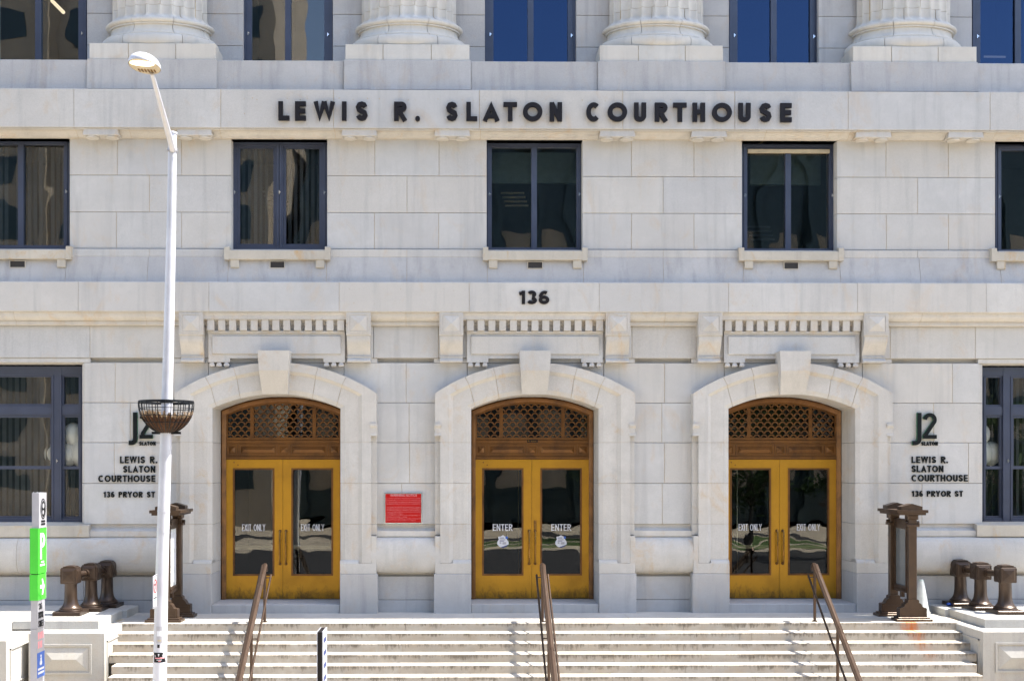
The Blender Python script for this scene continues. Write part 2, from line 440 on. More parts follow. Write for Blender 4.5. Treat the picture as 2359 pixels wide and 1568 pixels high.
def letter_mb(ch, w, h, t, mp, depth, serif=0):
    mb = MB()
    st = glyph(ch, w, h, t)
    if serif:
        ex = []
        for s_ in st:
            if s_[-1] == 'c': continue
            for q, r_ in ((s_[0], s_[1]), (s_[-1], s_[-2])):
                if (q[1] <= h*.05 or q[1] >= h*.95) and abs(q[0]-r_[0]) < abs(q[1]-r_[1])*1.2:
                    yy = t*.2 if q[1] < h/2 else h-t*.2
                    ex.append(([(q[0]-serif, yy), (q[0]+serif, yy)], t*.45))
        for s_, tt in ex: st.append((s_, tt))
    for i, s_ in enumerate(st):
        tt = t
        if isinstance(s_, tuple): s_, tt = s_
        thick(mb, list(s_), tt, mp, depth+i*.0012, 0)
    return mb
def word(text, u0, u1, h, t, gap):
    """returns (char, u, width) fitted to u0..u1"""
    nat = sum(NATW[c] for c in text)*h; gaps = gap*h*(len(text)-1)
    k = (u1-u0)/(nat+gaps); out = []; u = u0
    for c in text:
        if c != ' ': out.append((c, u, NATW[c]*h*k))
        u += (NATW[c]+gap)*h*k
    return out
# ================================================================== COURTHOUSE
CH = thing('courthouse', 'pale granite courthouse facade with three arched golden bronze doorways and fluted columns', 'building', (0, 0, 0))
MORT = MB()
XL, XR = -14.5, 17.5      # ends of the modelled facade
G = .0036                 # half joint

def stones(name, z1, z0, xs, yf, yb=.30, mat='stone', c=.007, tilt=0, gaps=G):
    """one course: stones between consecutive world x in xs"""
    for a, b in zip(xs[:-1], xs[1:]):
        mb = MB()
        if tilt:
            mb.prism([(z1-c, yf-0), (z0+.004, yf-tilt)], a+gaps, b-gaps, yb)
        else:
            mb.chbox(a+gaps, b-gaps, z0+gaps, z1-gaps, yf+random.uniform(-.0015, .0015), yb, c)
        part(name, mb, mat, CH)
    MORT.box(xs[0]+.012, xs[-1]-.012, yf+.008, yb-.01, z0+.004, z1-.004) if not tilt else MORT.prism([(z1-c-.004, yf+.007), (z0+.01, yf-tilt+.007)], xs[0]+.012, xs[-1]-.012, yb-.01)
def mould(name, prof, xs, yb=.28, mat='trim', gaps=G):
    """moulded course: prof = (z, y) top to bottom"""
    for a, b in zip(xs[:-1], xs[1:]):
        part(name, MB().prism(prof, a+gaps, b-gaps, yb), mat, CH)
    pr = [(z, y+.007) for z, y in prof]
    MORT.prism(pr, xs[0]+.02, xs[-1]-.02, yb-.02)
def xs(Y, *px): return [X(p, Y) if p > -900 and p < 3300 else (XL if p < 0 else XR) for p in px]
LO, HI = -1000, 4000

# ---- second storey: ashlar between the windows (plane y = 0)
zlint = Z(323, 0); zA = Z(406.5, 0); zB = Z(491, 0); zC = Z(575, 0)
openW = [(-62, 160), (533, 753), (1121, 1341), (1709, 1927), (2292, 2512)]
rows = [(zlint+.05, zA, [[LO, -62-330, -62-150, -62], [160, 270, 418, 533], [753, 863, 1011, 1121], [1341, 1454, 1598, 1709], [1927, 2040, 2184, 2292], [2512, 2640, HI]]),
        (zA, zB, [[LO, -62-250, -62], [160, 344, 533], [753, 937, 1121], [1341, 1527, 1709], [1927, 2113, 2292], [2512, 2700, HI]]),
        (zB, zC, [[LO, -62-330, -62-150, -62], [160, 268, 418, 533], [753, 862, 1010, 1121], [1341, 1454, 1598, 1709], [1927, 2041, 2184, 2292], [2512, 2640, HI]])]
for z1, z0, segs in rows:
    for sg in segs: stones('wall_stone', z1, z0, xs(0, *sg), 0, .62)
# reveals of the second storey openings: the stones are 0.62 m deep, so their ends are the reveals

# ---- string course and apron under the sills
zS1, zS0 = zC, Z(594.5, -.03)
joS = [[LO, -300, -85], [163, 345, 517], [760, 937, 1113], [1353, 1527, 1702], [1943, 2112, 2284], [2520, 2700, HI]]
for sg in joS:
    mould('string_course_stone', [(zS1-.004, -.02), (zS1-.018, -.045), (zS0+.02, -.045), (zS0+.004, -.025)], xs(-.03, *sg), .6, 'stone')
zL = Z(649, -.16)
stones('apron_stone', zC-.002, zL-.03, xs(-.06, LO, -320, -150, -85, 153, 341, 526, 752, 937, 1122, 1343, 1527, 1711, 1933, 2117, 2302, 2500, 2700, HI), -.012, .6, 'upper', tilt=.13)

# sills, sill brackets, vents
for i, (a, b) in enumerate([(-85, 163.5), (516.5, 760), (1112.5, 1353), (1702, 1943), (2284, 2524)]):
    x0, x1 = X(a, -.14), X(b, -.14)
    zt, zb = Z(577.5, -.14), Z(599, -.14)
    mb = MB(); mb.prism([(zt+.035, .02), (zt+.0, -.13), (zt-.008, -.14), (zb+.012, -.14), (zb, -.13)], x0, x1, .3)
    sl_ = part('window_sill', mb, 'sill', CH)
    # raised stooled ends
    for u0, u1 in ((x0-.002, x0+.10), (x1-.10, x1+.002)):
        part('sill_stool', MB().prism([(zt+.075, -.005), (zt+.075, -.12), (zt+.06, -.146), (zb-.004, -.146)], u0, u1, .2), 'sill', sl_)
    for u in (x0+.11+.005, x1-.11-.17):
        part('sill_bracket', MB().prism([(zb-.002, -.12), (zb-.14, -.12), (zb-.155, -.11)], u, u+.165, .1), 'sill', sl_)
    vx0, vx1 = X([21.5, 621, 1214.5, 1805, 2388][i], -.1), X([58.5, 656, 1250, 1839.5, 2424][i], -.1)
    vt, vb = Z(602, -.1), Z(619, -.1)
    v = part('air_vent', MB().frame(vx0, vx1, vb, vt, vx0+.012, vx1-.012, vb+.012, vt-.012, -.10, .1), 'sill', CH)
    part('vent_grille', MB().box(vx0+.012, vx1-.012, -.085, .05, vb+.012, vt-.012), 'vent', v)

# ---- belt course with the street number
zb1, zb0 = Z(650, -.30), Z(719, -.30)
xb = xs(-.30, LO, -420, -120, 180, 481, 781, 1080.5, 1380, 1678, 1975, 2271, 2570, HI)
for a, b in zip(xb[:-1], xb[1:]):
    part('belt_stone', MB().prism([(zb1+.012, -.12), (zb1, -.285), (zb1-.012, -.30), (zb0+.015, -.30), (zb0, -.288)], a+G, b-G, .5), 'stone', CH)
MORT.prism([(zb1-.01, -.291), (zb0+.008, -.291)], XL+.02, XR-.02, .45)
# cavetto, fillet below
zc0 = Z(741, -.11); zf0 = Z(751, -.09)
cav = [(zb0-.0, -.255), (zb0-.02, -.255)]
for i in range(9):
    a = i/8*pi/2
    cav.append((zb0-.03-(zb0-.03-zc0)*sin(a), -.10-.14*cos(a)))
cav += [(zc0-.004, -.118), (zf0+.018, -.118), (zf0+.008, -.10), (zf0, -.055)]
mould('cavetto_stone', cav, xs(-.15, LO, -420, 36, 337, 420, 640, 830, 935, 1040, 1232, 1425, 1530, 1634, 1826, 2018, 2119, 2440, 2620, HI), .4)
# course between fillet and ashlar, with the slots below it
zw0 = Z(825, -.03)
stones('frieze_stone', zf0+.03, zw0, xs(-.03, LO, -420, -150, 207, 400, 860), -.03, .4)
stones('frieze_stone', zf0+.03, zw0, xs(-.03, 860, 1010, 1455, 1604), -.03, .4)
stones('frieze_stone', zf0+.03, zw0, xs(-.03, 1604, 2050, 2246, 2600, HI), -.03, .4)
# ---- ashlar of the ground floor
z35 = Z(835.5, 0); z927 = Z(927.5, 0); z1018 = Z(1019, 0); z1112 = Z(1112.5, 0); z1206 = Z(1206.5, 0)
# slot (shadow recess) backing
part('slot_backing', MB().box(XL, XR, .10, .4, z35-.02, zw0+.02), 'stone', CH)
for a, b in ((-14, 208), (400, 869), (999, 1462), (1592, 2053), (2252, 3000)):
    part('slot_stone', MB().chbox(X(a, 0) if a > 0 else XL, X(b, 0) if b < 2900 else XR, z35+.001, zw0-.001, -.004, .2, .003), 'stone', CH)
G1 = [(z35, z927, [[193, 265, 400, 480], [792, 935, 1076]], [[1390, 1530, 1668], [1986, 2193, 2256]]),
      (z927, z1018, [[193, 300, 440], [795, 942, 1075]], [[1392, 1524, 1668], [2010, 2150, 2256]]),
      (z1018, z1112, [[193, 263, 440], [830, 943, 1040]], [[1420, 1530, 1640], [2010, 2230, 2256]]),
      (z1112, z1206, [[193, 380, 440], [830, 925, 1040]], [[1420, 1525, 1640], [2010, 2123, 2256]])]
for z1, z0, A, B in G1:
    for sg in A+B: stones('wall_stone', z1, z0, xs(0, *sg), 0 if 800 < sg[0] < 1500 or True else -.03, .6, 'stone')
# fill behind the door surrounds above the arches (spandrels)
for c0, c1 in ((480, 792), (1076, 1390), (1668, 1986)):
    stones('spandrel_stone', z35, Z(905, 0), xs(0, c0, (c0+c1)/2, c1), .004, .5)
# raised field edge beside the two big windows
for a, b in ((189, 198), (2253, 2262.5)):
    stones('margin_stone', z35, z927, xs(.03, a, b), .03, .6)
    stones('margin_stone', z927, z1018, xs(.03, a, b), .03, .6)
    stones('margin_stone', z1018, z1112, xs(.03, a, b), .03, .6)
    stones('margin_stone', z1112, z1206, xs(.03, a, b), .03, .6)
# beyond the big windows
wl0 = X(-260, 0); wr1 = X(2620, 0)
for z1, z0 in ((z35+.0, z927), (z927, z1018), (z1018, z1112), (z1112, z1206)):
    stones('wall_stone', z1, z0, [XL, (XL+wl0)/2+random.uniform(-.4, .4), wl0], 0, .6)
    stones('wall_stone', z1, z0, [wr1, (XR+wr1)/2+random.uniform(-.4, .4), XR], 0, .6)

# ---- cushion (torus) course
zt0 = Z(1222, -.08); zt1 = Z(1234.5, -.08); zt2 = Z(1237, -.06); zt3 = Z(1318, -.08)
def torus_prof():
    pr = [(z1206-.002, .015), (z1206-.03, .045), (z1206-.075, .05), (zt0+.02, .02), (zt0+.004, -.03), (zt0, -.075), (zt1+.006, -.075), (zt1, -.065), (zt2, -.055)]
    for i in range(1, 16):
        a = pi*i/16
        pr.append((zt2-(zt2-zt3)*(1-cos(a))/2, -.05-.17*sin(a)**.75))
    pr += [(zt3, -.05), (zt3-.006, .05), (zt3-.05, .06), (zt3-.07, -.012)]
    return pr
TP = torus_prof()
for sg in ([LO, 43, 400], [850, 1015], [1450, 1605], [2050, 2480, HI]):
    mould('cushion_stone', TP, xs(-.1, *sg), .5, 'trim')
# sills of the two big windows
for a, b in ((LO, 204), (2250.5, HI)):
    zt_, zb_ = Z(1209, -.12), Z(1236, -.12)
    part('window_sill', MB().prism([(zt_+.05, .18), (zt_+.004, -.08), (zt_-.006, -.115), (zb_+.01, -.115), (zb_, -.10)], X(a, -.12) if a > 0 else XL, X(b, -.12) if b < 3000 else XR, .4), 'sill', CH)
# base courses
zB1, zB2, zB3 = zt3-.07, Z(1380, 0), -.06
for sg in ([LO, -180, 193, 400], [860, 1010], [1455, 1605], [2050, 2300, 2600, HI]):
    stones('base_stone', zB1, zB2, xs(-.012, *sg), -.012, .5, 'upper')
    stones('base_stone', zB2, zB3, xs(-.012, *sg), -.012, .5, 'upper')
for x0, x1 in ((XL, X(60, 0)), (X(2330, 0), XR)):
    stones('base_stone', -.06, -1.7, [x0, (x0+x1)/2, x1], -.012, .5, 'upper')

# ---- big ground floor windows: lintel strip above
for a, b in ((LO, 190), (2262, HI)):
    x0 = X(a, 0) if a > 0 else XL; x1 = X(b, 0) if b < 3000 else XR
    part('lintel_stone', MB().box(x0, x1, .02, .6, Z(835, 0), zw0-.001), 'trim', CH)

# ================================================================== upper entablature with the name
ze1, ze0 = Z(208, -.30), Z(297.5, -.30)
stones('name_band_stone', ze1, ze0, xs(-.30, LO, -420, -130, 170, 508, 768, 1104, 1434, 1692, 1953, 2280, 2560, HI), -.30, .5, 'stone')
cy = [(ze0, -.27), (Z(301, -.27), -.27), (Z(301, -.27)-.004, -.235), (Z(304, -.23), -.235)]
q0, q1 = Z(305, -.2), Z(320, -.05)
for i in range(9):
    a = i/8
    cy.append((q0-(q0-q1)*a, -.215+.15*(a+.12*sin(2*pi*a))))
cy += [(q1-.012, -.06), (zlint+.0, -.04), (zlint-.001, -.0)]
mould('cornice_moulding', cy, xs(-.15, LO, -420, -130, 177, 300, 508, 772, 1106, 1440, 1596, 1762, 1955, 2290, 2560, HI), .6)
for c in (-355, -145, 232.5, 447.5, 827.5, 1041.5, 1421.5, 1632.5, 2011, 2223.5, 2600):
    xa, xb_ = X(c-41, -.25), X(c+41, -.25)
    zt_, zb_ = Z(299, -.25), Z(315.5, -.25)
    mb = MB()
    d = .022
    mb.add([(xa+d, -.262, zt_), (xb_-d, -.262, zt_), (xb_, -.275, zb_+.012), (xa, -.275, zb_+.012), (xb_, -.27, zb_), (xa, -.27, zb_),
            (xa+d, .0, zt_), (xb_-d, .0, zt_), (xb_, .0, zb_), (xa, .0, zb_)],
           [(0,1,2,3), (3,2,4,5), (5,4,8,9), (1,0,6,7), (0,3,5,9,6), (1,7,8,4,2), (6,9,8,7)])
    mt = part('mutule', mb, 'trim', CH)
    for u in (c-22.5, c+22.5):
        ux = X(u, -.25)
        part('gutta', MB().lathe(ux, -.14, [(.125, zb_-.0), (.13, zb_-.018), (.118, zb_-.036), (.02, zb_-.04)], 20), 'trim', mt, True)

# pedestal course (weathered, bluish) and column plinths
zp1, zp0 = Z(138.5, -.14), Z(208, -.14)
peds = [(-390, -92), (200, 499.5), (791.5, 1085), (1377, 1671), (1960, 2252.5), (2545, 2840)]
for i, (a, b) in enumerate(peds):
    part('pedestal_stone', MB().prism([(zp1, -.105), (zp1-.01, -.115), (zp0+.0, -.15)], X(a, -.13)+G, X(b, -.13)-G, .8), 'upper', CH)
    if i+1 < len(peds):
        part('pedestal_stone', MB().prism([(zp1-.004, -.055), (zp1-.012, -.065), (zp0+.0, -.10)], X(b, -.1)+G, X(peds[i+1][0], -.1)-G, .85), 'upper', CH)
MORT.box(XL+.05, XR-.05, 0, .8, zp0, zp1-.02)
for x0, x1 in ((XL, X(-390, -.13)), (X(2840, -.13), XR)):
    part('pedestal_stone', MB().prism([(zp1, -.055), (zp0, -.10)], x0, x1, .85), 'upper', CH)
plin = [[-386, -290, -190, -97], [205.5, 295, 404.5, 496.5], [794.7, 882, 993, 1081.5], [1381, 1470, 1578, 1665.5], [1964, 2053, 2160.5, 2249.5], [2549, 2640, 2745, 2836]]
zq1 = Z(104, -.09); zq0 = zp1-.002
for pl in plin:
    for a, b in zip(pl[:-1], pl[1:]):
        part('plinth_stone', MB().chbox(X(a, -.09)+.005, X(b, -.09)-.005, zq0+.003, zq1, -.09+random.uniform(-.004, .004), .7, .006), 'marble', CH)
    MORT.box(X(pl[0], -.09)+.03, X(pl[-1], -.09)-.03, -.075, .65, zq0, zq1-.01)
# fluted engaged columns
TOPZ = 17.6
def zy(p): return Z(p, 0.0)
NF = 24
def column(px, name='column'):
    cx = X(px, .6); cyy = .60; ky = .60
    col = thing_part('column', cx)
    def ring(lst, nm, segs, n=96, rot=0):
        # each ring built from curved stones with open joints
        step = 2*pi/segs
        for s_ in range(segs):
            a0 = rot+s_*step+.006; a1 = rot+(s_+1)*step-.006
            am = ((a0+a1)/2) % (2*pi)
            if sin(am) > .45: continue       # hidden inside the wall
            m_ = 14; mb = MB(); vs = []
            for r, z in lst:
                for k in range(m_+1):
                    a = a0+(a1-a0)*k/m_
                    vs.append((cx+r*cos(a), cyy+r*ky*sin(a), z))
            L = len(lst); fs = [(i*(m_+1)+k, i*(m_+1)+k+1, (i+1)*(m_+1)+k+1, (i+1)*(m_+1)+k) for i in range(L-1) for k in range(m_)]
            o_ = len(vs); vs.append((cx, cyy, lst[0][1])); vs.append((cx, cyy, lst[-1][1]))
            fs += [tuple([i*(m_+1) for i in range(L)]+[o_+1, o_]), tuple([i*(m_+1)+m_ for i in range(L)]+[o_+1, o_]),
                   tuple(list(range(m_+1))+[o_]), tuple([(L-1)*(m_+1)+k for k in range(m_+1)]+[o_+1])]
            mb.add(vs, fs)
            part(nm, mb, 'marble', col, True)
    zt_, zb_ = zy(82), zq1
    lo = [(1.10, zb_)]+[(1.10+.075*sin(pi*i/10), zb_+(zt_-zb_)*(1-cos(pi*i/10))/2) for i in range(1, 10)]+[(1.10, zt_)]
    ring(lo, 'base_torus', 6, rot=-pi/2-pi/6)
    z2, z3 = zy(77.5), zy(58)
    sc = [(1.095, zt_+.002), (1.095, z2-.01), (1.075, z2)]+[(1.075-.10*sin(pi/2*i/8), z2+(z3-z2)*(1-cos(pi/2*i/8))) for i in range(1, 9)]+[(1.02, z3+.003), (1.02, zy(54.5))]
    ring(sc, 'base_scotia', 8, rot=-pi/2-pi/8)
    z4, z5 = zy(54), zy(42.5)
    up = [(1.0, z4)]+[(1.01+.07*sin(pi*i/10), z4+(z5-z4)*(1-cos(pi*i/10))/2) for i in range(1, 10)]+[(1.02, z5)]
    ring(up, 'base_torus', 8, rot=-pi/2-pi/8)
    ap = [(1.0, z5+.002), (1.0, zy(40))]+[(.95+.05*(1-sin(pi/2*i/6)), zy(40)+(zy(34)-zy(40))*i/6) for i in range(1, 7)]
    # lower shaft ring, with the rounded ends of the flutes, in curved stones; then drums above
    zs0 = zy(40); zf = zy(31); R0 = .95
    def shaft(zlo, zhi, nz, segs, rot, nm):
        step = 2*pi/segs
        for s_ in range(segs):
            a0 = rot+s_*step+.005; a1 = rot+(s_+1)*step-.005
            am = ((a0+a1)/2) % (2*pi)
            if sin(am) > .5: continue
            m_ = int(NF*10/segs); vs = []
            for i in range(nz+1):
                z = zlo+(zhi-zlo)*i/nz
                for k in range(m_+1):
                    a = a0+(a1-a0)*k/m_
                    u = ((a/(2*pi)*NF+.5) % 1)-.5          # -0.5..0.5 across one flute
                    hw = .42; r = R0+max(0, .05*(1-min(1, (z-zs0)/(.10)))**2)
                    uu = u/hw
                    vv = min(0, (z-zf)/(R0*2*pi/NF*hw))
                    q = 1-uu*uu-vv*vv
                    if q > 0: r -= .088*sqrt(q)
                    vs.append((cx+r*cos(a), cyy+r*ky*sin(a), z))
            fs = [(i*(m_+1)+k, i*(m_+1)+k+1, (i+1)*(m_+1)+k+1, (i+1)*(m_+1)+k) for i in range(nz) for k in range(m_)]
            part(nm, MB_from(vs, fs), 'marble', col, True)
    shaft(z5+.003, zy(12), 26, 8, -pi/2-pi/8+.2, 'shaft_stone')
    shaft(zy(12)+.006, zy(-25), 8, 8, -pi/2-pi/8-.25, 'shaft_stone')
    shaft(zy(-25)+.006, TOPZ, 4, 4, -pi/2-pi/8-.3, 'shaft_stone')
    # dark core seen in the joints
    part('joint_core', MB().lathe(cx, cyy, [(.99, zb_), (.99, z2), (.87, z3), (.87, TOPZ)], 40, ky=ky*.98), 'mortar', col)
def thing_part(name, cx):
    o = bpy.data.objects.new(name, None); COL.objects.link(o); o.parent = CH; return o
def MB_from(vs, fs):
    mb = MB(); mb.add(vs, fs); return mb
for px in (-215, 370, 942, 1510, 2077, 2650): column(px)

# wall and windows behind the columns
YW = .62
wins_up = [(-255, -30, 0), (-25, 200, 1), (560, 766, 1), (1117, 1326.5, 2), (1679, 1884.5, 2), (2238.5, 2450, 2)]
wins_up = wins_up[1:]
edges = [XL]
zrow = [Z(172, YW), Z(109, YW), Z(36, YW), Z(-80, YW), Z(-160, YW), 14.5, 16, TOPZ]
prev = XL
for a, b, _ in wins_up:
    x0, x1 = prev, X(a, YW)
    for j in range(len(zrow)-1):
        m_ = (x0+x1)/2+(-1)**j*.35
        stones('upper_wall_stone', zrow[j+1], zrow[j], [x0, m_, x1], YW, YW+.6, 'upper')
    prev = X(b, YW)
for j in range(len(zrow)-1):
    stones('upper_wall_stone', zrow[j+1], zrow[j], [prev, (prev+XR)/2+(-1)**j*.5, XR], YW, YW+.6, 'upper')
# crowning entablature (unseen above the frame, projection added to shade the whole front)
part('architrave', MB().prism([(TOPZ+1.0, -.25), (TOPZ, -.25)], XL, XR, 1.4), 'stone', CH)
part('shade_cornice', MB().prism([(TOPZ+2.4, -.62), (TOPZ+2.1, -.60), (TOPZ+1.8, -.35), (TOPZ+1.0, -.27)], XL, XR, 1.6), 'stone', CH)
part('roof_slab', MB().box(XL, XR, 1.2, 9, TOPZ+1.6, TOPZ+2.2), 'upper', CH)
part('side_wall', MB().box(XL, XL+.5, .7, 9, -1.7, TOPZ+1.6), 'upper', CH)
part('side_wall', MB().box(XR-.5, XR, .7, 9, -1.7, TOPZ+1.6), 'upper', CH)
part('back_wall', MB().box(XL, XR, 9, 9.4, -1.7, TOPZ+2.2), 'upper', CH)
# inner floors keep the rooms dark
for zf_ in (Z(690, 0), Z(180, 0)-.2):
    part('floor_slab', MB().box(XL+.5, XR-.5, .95, 9, zf_-.12, zf_), 'room', CH)

# ================================================================== windows
def latch(parent, x, z, y):
    part('latch', MB().box(x-.006, x+.006, y-.02, y, z-.035, z+.035).box(x+.006, x+.03, y-.03, y-.012, z-.008, z+.008), 'chrome', parent)
def room(parent, x0, x1, z0, z1, y0, y1, blinds=None, bstep=.13):
    mb = MB()
    mb.box(x0-.3, x1+.3, y1, y1+.05, z0-.3, z1+.3).box(x0-.35, x0-.3, y0, y1, z0-.3, z1+.3).box(x1+.3, x1+.35, y0, y1, z0-.3, z1+.3)
    mb.box(x0-.3, x1+.3, y0, y1, z1+.3, z1+.35).box(x0-.3, x1+.3, y0, y1, z0-.35, z0-.3)
    part('interior', mb, 'room', parent)
    if blinds:
        b = MB(); x = blinds[0]
        while x < blinds[1]:
            w_ = bstep*.62; a = random.uniform(.3, .9)
            if random.random() < .9:
                b.add([(x, y0+.12, z0-.1), (x+w_*cos(a), y0+.12+w_*sin(a), z0-.1), (x+w_*cos(a), y0+.12+w_*sin(a), z1+.1), (x, y0+.12, z1+.1)], [(0,1,2,3)])
            x += bstep
        o = part('blind', b, 'blind', parent)

def window2(a, b, style, yF=.22, gm='glass', top=331.5, bot=575.5, nm='window'):
    """second storey window, a..b are the photo columns of the frame"""
    x0, x1 = X(a, yF), X(b, yF); z1, z0 = Z(top-1, yF)+.03, Z(bot+3, yF)
    wn = bpy.data.objects.new(nm, None); COL.objects.link(wn); wn.parent = CH
    t1 = .085; t2 = .05
    m = (x0+x1)/2
    part('frame', MB().frame(x0-.03, x1+.03, z0, z1, x0+t1, x1-t1, z0+t1*.9, z1-t1-.03, yF, yF+.12), 'frame', wn)
    part('frame_bead', MB().frame(x0+.012, x1-.012, z0+.012, z1-.04, x0+.045, x1-.045, z0+.045, z1-.075, yF-.018, yF+.01), 'frame', wn)
    if style == 1:
        part('mullion', MB().box(m-.075, m+.075, yF+.005, yF+.1, z0+t1*.9, z1-t1-.03), 'frame', wn)
        for u in (m-.045, m+.01): part('mullion_bead', MB().box(u, u+.035, yF-.015, yF+.02, z0+.05, z1-.1), 'frame', wn)
        for p0, p1 in ((x0+t1, m-.075), (m+.075, x1-t1)):
            part('sash', MB().frame(p0, p1, z0+t1*.9, z1-t1-.03, p0+t2, p1-t2, z0+t1*.9+t2, z1-t1-.03-t2, yF+.04, yF+.09), 'frame', wn)
    else:
        part('mullion', MB().box(m-.055, m+.055, yF+.005, yF+.1, z0+t1*.9, z1-t1-.03), 'frame', wn)
    for p0, p1 in ((x0+t1, m-.055), (m+.055, x1-t1)):
        part('glass_pane', MB().box(p0, p1, yF+.065, yF+.075, z0+.05, z1-.09), gm, wn)
    zl = z0+(z1-z0)*.52
    latch(wn, x0+.035, zl, yF-.0); latch(wn, x1-.035, zl, yF-.0)
    if style == 1: latch(wn, m, zl, yF-.01)
    return wn, x0, x1, z0, z1
def ceil_lamp(parent, x, y, z, lx, ly, mat='tube'):
    part('ceiling_light', MB().box(x, x+lx, y, y+ly, z, z+.03), mat, parent)
for i, (a, b, st) in enumerate([(-62, 156.5, 0), (536, 750.5, 1), (1122.5, 1337.5, 0), (1711, 1919.5, 0), (2296, 2512, 0)]):
    wn, x0, x1, z0, z1 = window2(a, b, st, top=[327.5, 328.5, 331, 333, 334][i], bot=[573, 574, 576, 577, 578][i])
    room(wn, x0, x1, z0, z1, .5, 3.2, (x0, x1) if i in (0, 1) else None, .115)
    if i in (1, 2, 3):
        zc = z1-.02
        for q in range(2):
            fx = x0+[.25, .35, .6][i-1]+q*[.35, 3, 3][i-1]; zz = z1-.55-q*1.05-[0, 0, .7][i-1]
            for s_ in range(4): ceil_lamp(wn, fx+s_*.03, 2.2, zz-.09*s_, .5, .05, 'blind' if i != 2 else 'cream')
    if i in (2, 3):
        part('ceiling_bulkhead', MB().box(x0+(.1 if i == 2 else .35), x1, 1.0, 1.1, z1-.62, z1), 'bulkhead', wn)
    if i == 3:
        part('roller_blind', MB().box(x0+.09, x1-.09, .18, .24, z1-.20, z1-.13), 'cream', wn)
for i, (a, b, k_) in enumerate(wins_up):
    yF = YW+.14
    x0, x1 = X(a, YW), X(b, YW); x0 = X(a, yF); x1 = X(b, yF)
    z0, z1 = Z(172, yF), TOPZ-.6
    wn = bpy.data.objects.new('tall_window', None); COL.objects.link(wn); wn.parent = CH
    m = (x0+x1)/2
    part('frame', MB().frame(x0-.08, x1+.08, z0, z1, x0+.17, x1-.17, z0+.1, z1-.1, yF, yF+.1), 'frame', wn)
    part('frame_bead', MB().frame(x0+.0, x1-.0, z0, z1, x0+.055, x1-.055, z0+.1, z1-.1, yF-.03, yF+.02), 'frame', wn)
    part('mullion', MB().box(m-.06, m+.06, yF, yF+.1, z0+.1, z1-.1), 'frame', wn)
    for p0, p1 in ((x0+.17, m-.06), (m+.06, x1-.17)):
        part('glass_pane', MB().box(p0, p1, yF+.05, yF+.06, z0+.05, z1-.05), 'glassup' if k_ == 2 else 'glass', wn)
    latch(wn, x0+.10, Z(81, yF), yF-.002); latch(wn, x1-.10, Z(83, yF), yF-.002)
    room(wn, x0, x1, z0, z1, yF+.3, yF+3.5)
    if i == 0:
        zz = Z(15, yF+2); xx, _ = P(128, 15, yF+2)
        part('ceiling_light', MB().add_bar((xx-.13, yF+2.6, zz+.20), (xx+.22, yF+2.0, zz-.14), .05) if False else MB().tube([(X(120, yF+2.4), yF+2.4, Z(8, yF+2.4)), (X(146, yF+1.9), yF+1.9, Z(34, yF+1.9))], .04, 8), 'tube', wn)
    if i == 4:
        part('ceiling_light', MB().tube([(X(2266, yF+1.2), yF+1.2, Z(127, yF+1.2)), (X(2315, yF+1.2), yF+1.2, Z(127.5, yF+1.2))], .022, 8), 'tube', wn)

def bigwindow(xe, sgn):
    """ground floor window; xe = photo column of the jamb near the doors, sgn -1 extends left, +1 right"""
    yF = .26
    def U(d): return X(xe, yF)+sgn*d*.0087       # d in photo units away from the jamb
    wn = bpy.data.objects.new('window', None); COL.objects.link(wn); wn.parent = CH
    z1, z0 = Z(848, yF)+.03, Z(1209, yF)-.02
    def fr(nm, d0, d1, ya, yb_, t, y):
        a, b = sorted((U(d0), U(d1))); zt, zb_ = Z(ya, yF), Z(yb_, yF)
        part(nm, MB().frame(a, b, zb_, zt, a+t, b-t, zb_+t, zt-t, y, y+.06), 'frame', wn)
    L = 400
    a, b = sorted((U(-3), U(L)))
    mb = MB(); mb.box(a, b, yF, yF+.1, Z(864, yF), z1); mb.box(a, b, yF+.001, yF+.1, Z(955, yF), Z(935, yF)); mb.box(a, b, yF-.001, yF+.1, z0, Z(1193, yF))
    part('frame', mb, 'frame', wn)
    for d0, d1 in ((-3, 4), (46, 66), (240, 260), (396, 404)):
        p, q = sorted((U(d0), U(d1)))
        part('mullion', MB().box(p, q, yF-.006, yF+.11, z0, z1-.005), 'frame', wn)
    for d0, d1, t in ((3, 47, .045), (65, 241, .05), (259, 397, .05)):
        fr('fanlight_sash', d0, d1, 863, 936, t, yF+.025)
        fr('upper_sash', d0, d1, 954, 1080, t*1.3, yF+.03)
        fr('lower_sash', d0, d1, 1073, 1194, t*1.1, yF+.05)
        p, q = sorted((U(d0), U(d1)))
        part('glass_pane', MB().box(p, q, yF+.085, yF+.09, Z(1190, yF), Z(865, yF)), 'glass', wn)
        for e_ in (d0, d1):
            w0, w1 = sorted((U(e_-1.5), U(e_+1.5)))
            part('sash_bead', MB().box(w0, w1, yF-.022, yF+.02, z0+.06, Z(866, yF)), 'frame', wn)
    latch(wn, U(56), Z(1061, yF), yF-.008)
    a, b = sorted((U(0), U(L)))
    room(wn, a, b, z0, z1, yF+.3, yF+2.6, (a, b), .125)
    return wn, U, yF
wl, UL, yFL = bigwindow(188.5, -1)
wr, UR, yFR = bigwindow(2263.5, 1)
